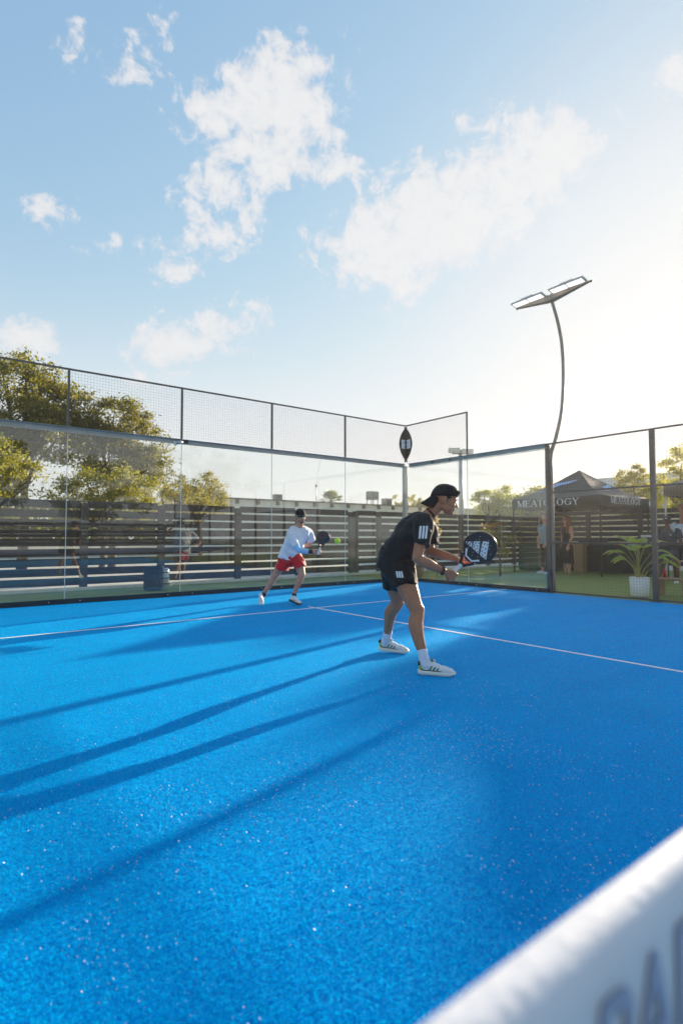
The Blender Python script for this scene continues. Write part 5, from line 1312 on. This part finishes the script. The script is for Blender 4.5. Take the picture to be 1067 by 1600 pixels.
# ---------------- spectators
def spectator(name_label, loc, rz, spec):
    root = thing('person', name_label, 'person', loc, rz); J = spec; b = MB()
    s = J.get('s', 1.0); P = lambda q: Vector(q)*s
    F, T = head_shapes(b, P(J['head']), J.get('yaw', R(180)), J.get('pitch', 0), s)
    hip, ch_, nk = P(J['hip']), P(J['chest']), P(J['neck']); side = Vector(J.get('side', (0, 1, 0)))
    limb(b, [nk-Vector((0, 0, .06)), nk, P(J['head'])-Vector((0, 0, .03))], [.06, .052, .05])
    limb(b, [hip, (hip+ch_)/2, ch_, nk-Vector((0, 0, .04))], [(.15, .10), (.13, .09), (.165, .10), (.10, .06)], side=side)
    for A in J['arms']: limb(b, [P(q) for q in A], [.050, .042, .036, .026]); hand(b, P(A[3]), P(A[3])-P(A[2]), J.get('palm', (0, 0, -1)) if False else (.5, .3, -.2), .6, 1, s)
    for L_ in J['legs']: limb(b, [P(q) for q in L_], [.092, .060, .055, .036])
    remesh('body', b, .011, M[J['skin']], root, 2)
    face_parts(root, F, T, s, brow=J['hairmat'])
    W_ = J.get('w', .18)
    g = MB(); limb(g, [hip+Vector((0, 0, -.02)), (hip+ch_)/2, ch_, nk-Vector((0, 0, .035))], [(W_, .13), (W_*.92, .125), (W_*1.1, .13), (.10, .08)], side=side, n=20, endcap=False)
    if not J.get('sleeveless'):
        for A in J['arms']:
            a0, a1 = P(A[0]), P(A[1]); limb(g, [a0+(nk-a0)*.3, a0, a0+(a1-a0)*.62], [.08, .075, .072], n=14, endcap=False)
    if J.get('skirt'):
        limb(g, [hip+Vector((0, 0, .05)), hip+Vector((0, 0, -.15)), Vector((hip.x, hip.y, J['skirt']))], [(.15, .12), (.19, .15), (.21, .17)], side=side, n=22, endcap=False)
    remesh('dress' if J.get('skirt') else 'shirt', g, .011, M[J['top']], root, 3, .010, 7, int(hip.x*10)+3)
    if not J.get('skirt'):
        g = MB(); limb(g, [hip+Vector((0, 0, .06)), hip-Vector((0, 0, .06))], [(.16, .115), (.17, .125)], side=side, n=18)
        for L_ in J['legs']:
            q = [P(x) for x in L_]; e = J['legcover']; pts = [q[0], q[1]] if e <= 1 else [q[0], q[1], q[2]*.3+q[3]*.7] ; limb(g, pts, [.11, .09] if e <= 1 else [.11, .08, .07], n=16, endcap=False)
        remesh('shorts' if J['legcover'] <= 1 else 'trousers', g, .011, M[J['bottom']], root, 2, .008, 7, 9)
    for L_ in J['legs']:
        q = P(L_[3]); fd_ = Vector(J.get('foot', (-1, 0, 0))).normalized(); fd_ = Vector((fd_.x, fd_.y, 0))
        if J.get('shoe'):
            h_ = Vector((q.x, q.y, q.z-.085))-fd_*.06; shoe(root, h_, h_+fd_*.28, style='x', s=.92)
    if J.get('longhair'):
        g = MB(); g.ball(F(-.015, 0, .035), (.105*s, .092*s, .095*s), 16, 10, T)
        for y in (-1, 1): limb(g, [F(-.02, y*.075, .02), F(.0, y*.095, -.12), F(.04, y*.11, -.28), F(.05, y*.10, -.42)], [.05, .055, .05, .025], n=12)
        limb(g, [F(-.06, 0, .0), F(-.08, 0, -.15), F(-.08, 0, -.35)], [.08, .09, .05], n=14)
        remesh('hair', g, .011, M[J['hairmat']], root, 1, .01, 18, 3)
    else:
        MB().ball(F(-.022, 0, .048), (.094*s, .084*s, .082*s), 16, 10, T).build('hair', M[J['hairmat']], root)
    if J.get('cap'):
        g = MB().ball(F(-.006, 0, .060), (.106*s, .088*s, .080*s), 18, 12, T); cp_ = g.build('cap', M['black'], root); MB().box((0, 0, 0), (.10, .13, .008), mat=T).build('brim', M['black'], cp_, F(.125, 0, .05))
        MB().box((0, 0, 0), (.01, .05, .018), mat=T).build('cap_mark', M['printw'], cp_, F(.097, 0, .085))
    if J.get('glasses'):
        g = MB()
        for y in (-1, 1): g.ball(F(.092, y*.032, .004), (.006, .026, .020), 12, 8, T)
        g.box((0, 0, 0), (.004, .03, .006), mat=T); g.v[-8:] = [tuple(Vector(v)+F(.097, 0, .01)) for v in g.v[-8:]]
        g.build('sunglasses', M['black'], root)
    if J.get('mark'): MB().box(P(J['mark']), (.006, .05, .02)).build('shirt_mark', M['printw'], root)
    return root
# man in a blue grey shirt, partly hidden by the fence post (faces -X, towards the court)
spectator('man in a blue grey shirt and dark trousers with white shoes behind the fence post', (5.15, -.72, 0), R(-20), dict(head=(0, 0, 1.68), hip=(0, 0, .92), chest=(0, 0, 1.32), neck=(0, 0, 1.50), yaw=R(180), side=(0, 1, 0),
  arms=[[(0, .22, 1.42), (.02, .26, 1.14), (-.04, .27, 1.10), (-.10, .18, .90)], [(0, -.22, 1.42), (.02, -.26, 1.14), (-.04, -.26, 1.10), (-.14, -.20, .92)]],
  legs=[[(0, .10, .88), (-.01, .13, .50), (0, .13, .45), (.01, .15, .085)], [(0, -.10, .88), (-.01, -.14, .50), (0, -.14, .45), (.01, -.17, .085)]],
  skin='skin2', hairmat='hairbrown', top='tealshirt', bottom='blackdress', legcover=2, shoe=True, w=.19))
spectator('woman with long auburn hair and sunglasses in a sleeveless black dress', (5.2, -1.40, 0), R(-18), dict(s=.97, head=(-.02, 0, 1.67), hip=(0, 0, .95), chest=(0, 0, 1.30), neck=(-.01, 0, 1.50), yaw=R(178), side=(0, 1, 0), sleeveless=True, skirt=.33,
  arms=[[(0, .17, 1.42), (.02, .20, 1.15), (.01, .20, 1.12), (-.05, .16, .90)], [(0, -.17, 1.42), (.02, -.21, 1.15), (-.01, -.21, 1.12), (-.10, -.17, .88)]],
  legs=[[(0, .08, .90), (-.01, .09, .50), (0, .09, .45), (.01, .09, .075)], [(0, -.08, .90), (-.01, -.10, .50), (0, -.10, .45), (-.04, -.13, .075)]],
  skin='skin2', hairmat='hairred', top='blackdress', bottom='blackdress', legcover=2, w=.145, longhair=True, glasses=True))
for y_ in (0,): pass
# men by the right edge under the second tent
spectator('man in navy shirt, navy shorts and black cap sitting under the second tent', (4.75, -4.35, 0), R(12), dict(head=(-.10, 0, 1.50), hip=(.05, 0, .72), chest=(.0, 0, 1.12), neck=(-.04, 0, 1.31), yaw=R(180), pitch=R(-8), side=(0, 1, 0),
  arms=[[(0, .22, 1.23), (-.04, .27, .98), (-.08, .27, .95), (-.30, .10, .93)], [(0, -.22, 1.23), (-.02, -.27, .98), (-.08, -.27, .95), (-.30, -.05, .95)]],
  legs=[[(.02, .11, .72), (-.38, .14, .60), (-.40, .14, .55), (-.34, .14, .085)], [(.02, -.11, .72), (-.36, -.17, .60), (-.38, -.17, .55), (-.20, -.20, .085)]],
  skin='skin3', hairmat='hair', top='navyshirt', bottom='navyshort', legcover=1, shoe=True, w=.20, cap=True, mark=(-.135, -.08, 1.16)))
st_ = thing('stool', 'tall dark stool under the man in navy', 'stool', (4.87, -4.35, 0)); MB().tube([(0, 0, .60), (0, 0, .64)], [.18, .18], 18).build('seat', M['woodpost'], st_)
for a in (45, 135, 225, 315): MB().bar((.12*math.cos(R(a)), .12*math.sin(R(a)), .6), (.19*math.cos(R(a)), .19*math.sin(R(a)), 0), .025, .025).build('leg', M['woodpost'], st_)
spectator('man in a pale blue shirt standing behind the man in navy', (5.75, -4.30, 0), R(-10), dict(head=(0, 0, 1.85), hip=(0, 0, .92), chest=(0, 0, 1.31), neck=(0, 0, 1.48), yaw=R(215), side=(0, 1, 0),
  arms=[[(0, .22, 1.40), (.02, .26, 1.14), (-.04, .27, 1.10), (-.10, .18, .90)], [(0, -.22, 1.40), (.02, -.26, 1.14), (-.04, -.26, 1.10), (-.14, -.20, .92)]],
  legs=[[(0, .10, .88), (-.01, .13, .50), (0, .13, .45), (.01, .15, .085)], [(0, -.10, .88), (-.01, -.14, .50), (0, -.14, .45), (.01, -.17, .085)]],
  skin='skin', hairmat='hair', top='paleshirt', bottom='navyshort', legcover=1, shoe=True, w=.19))

# ------------------------------------------------------------------ volume added as a bright veil, standing in for lens flare
hzm = bpy.data.materials.new('flare_veil'); hzm.use_nodes = True; t = NT(hzm.node_tree)
for n in list(t.N): t.N.remove(n)
pv = t.node('ShaderNodeVolumePrincipled'); pv.inputs['Color'].default_value = (1, .97, .92, 1); pv.inputs['Density'].default_value = 0.0008; pv.inputs['Anisotropy'].default_value = .6
o_ = t.node('ShaderNodeOutputMaterial'); t.L.new(pv.outputs[0], o_.inputs['Volume'])
hb_ = MB().box((15, 25, 5.4), (330, 330, 13)).build('flare_veil', hzm); hb_['kind'] = 'stuff'; hb_['label'] = 'thin bright veil added in place of lens flare from the low sun'; hb_['category'] = 'flare_veil'
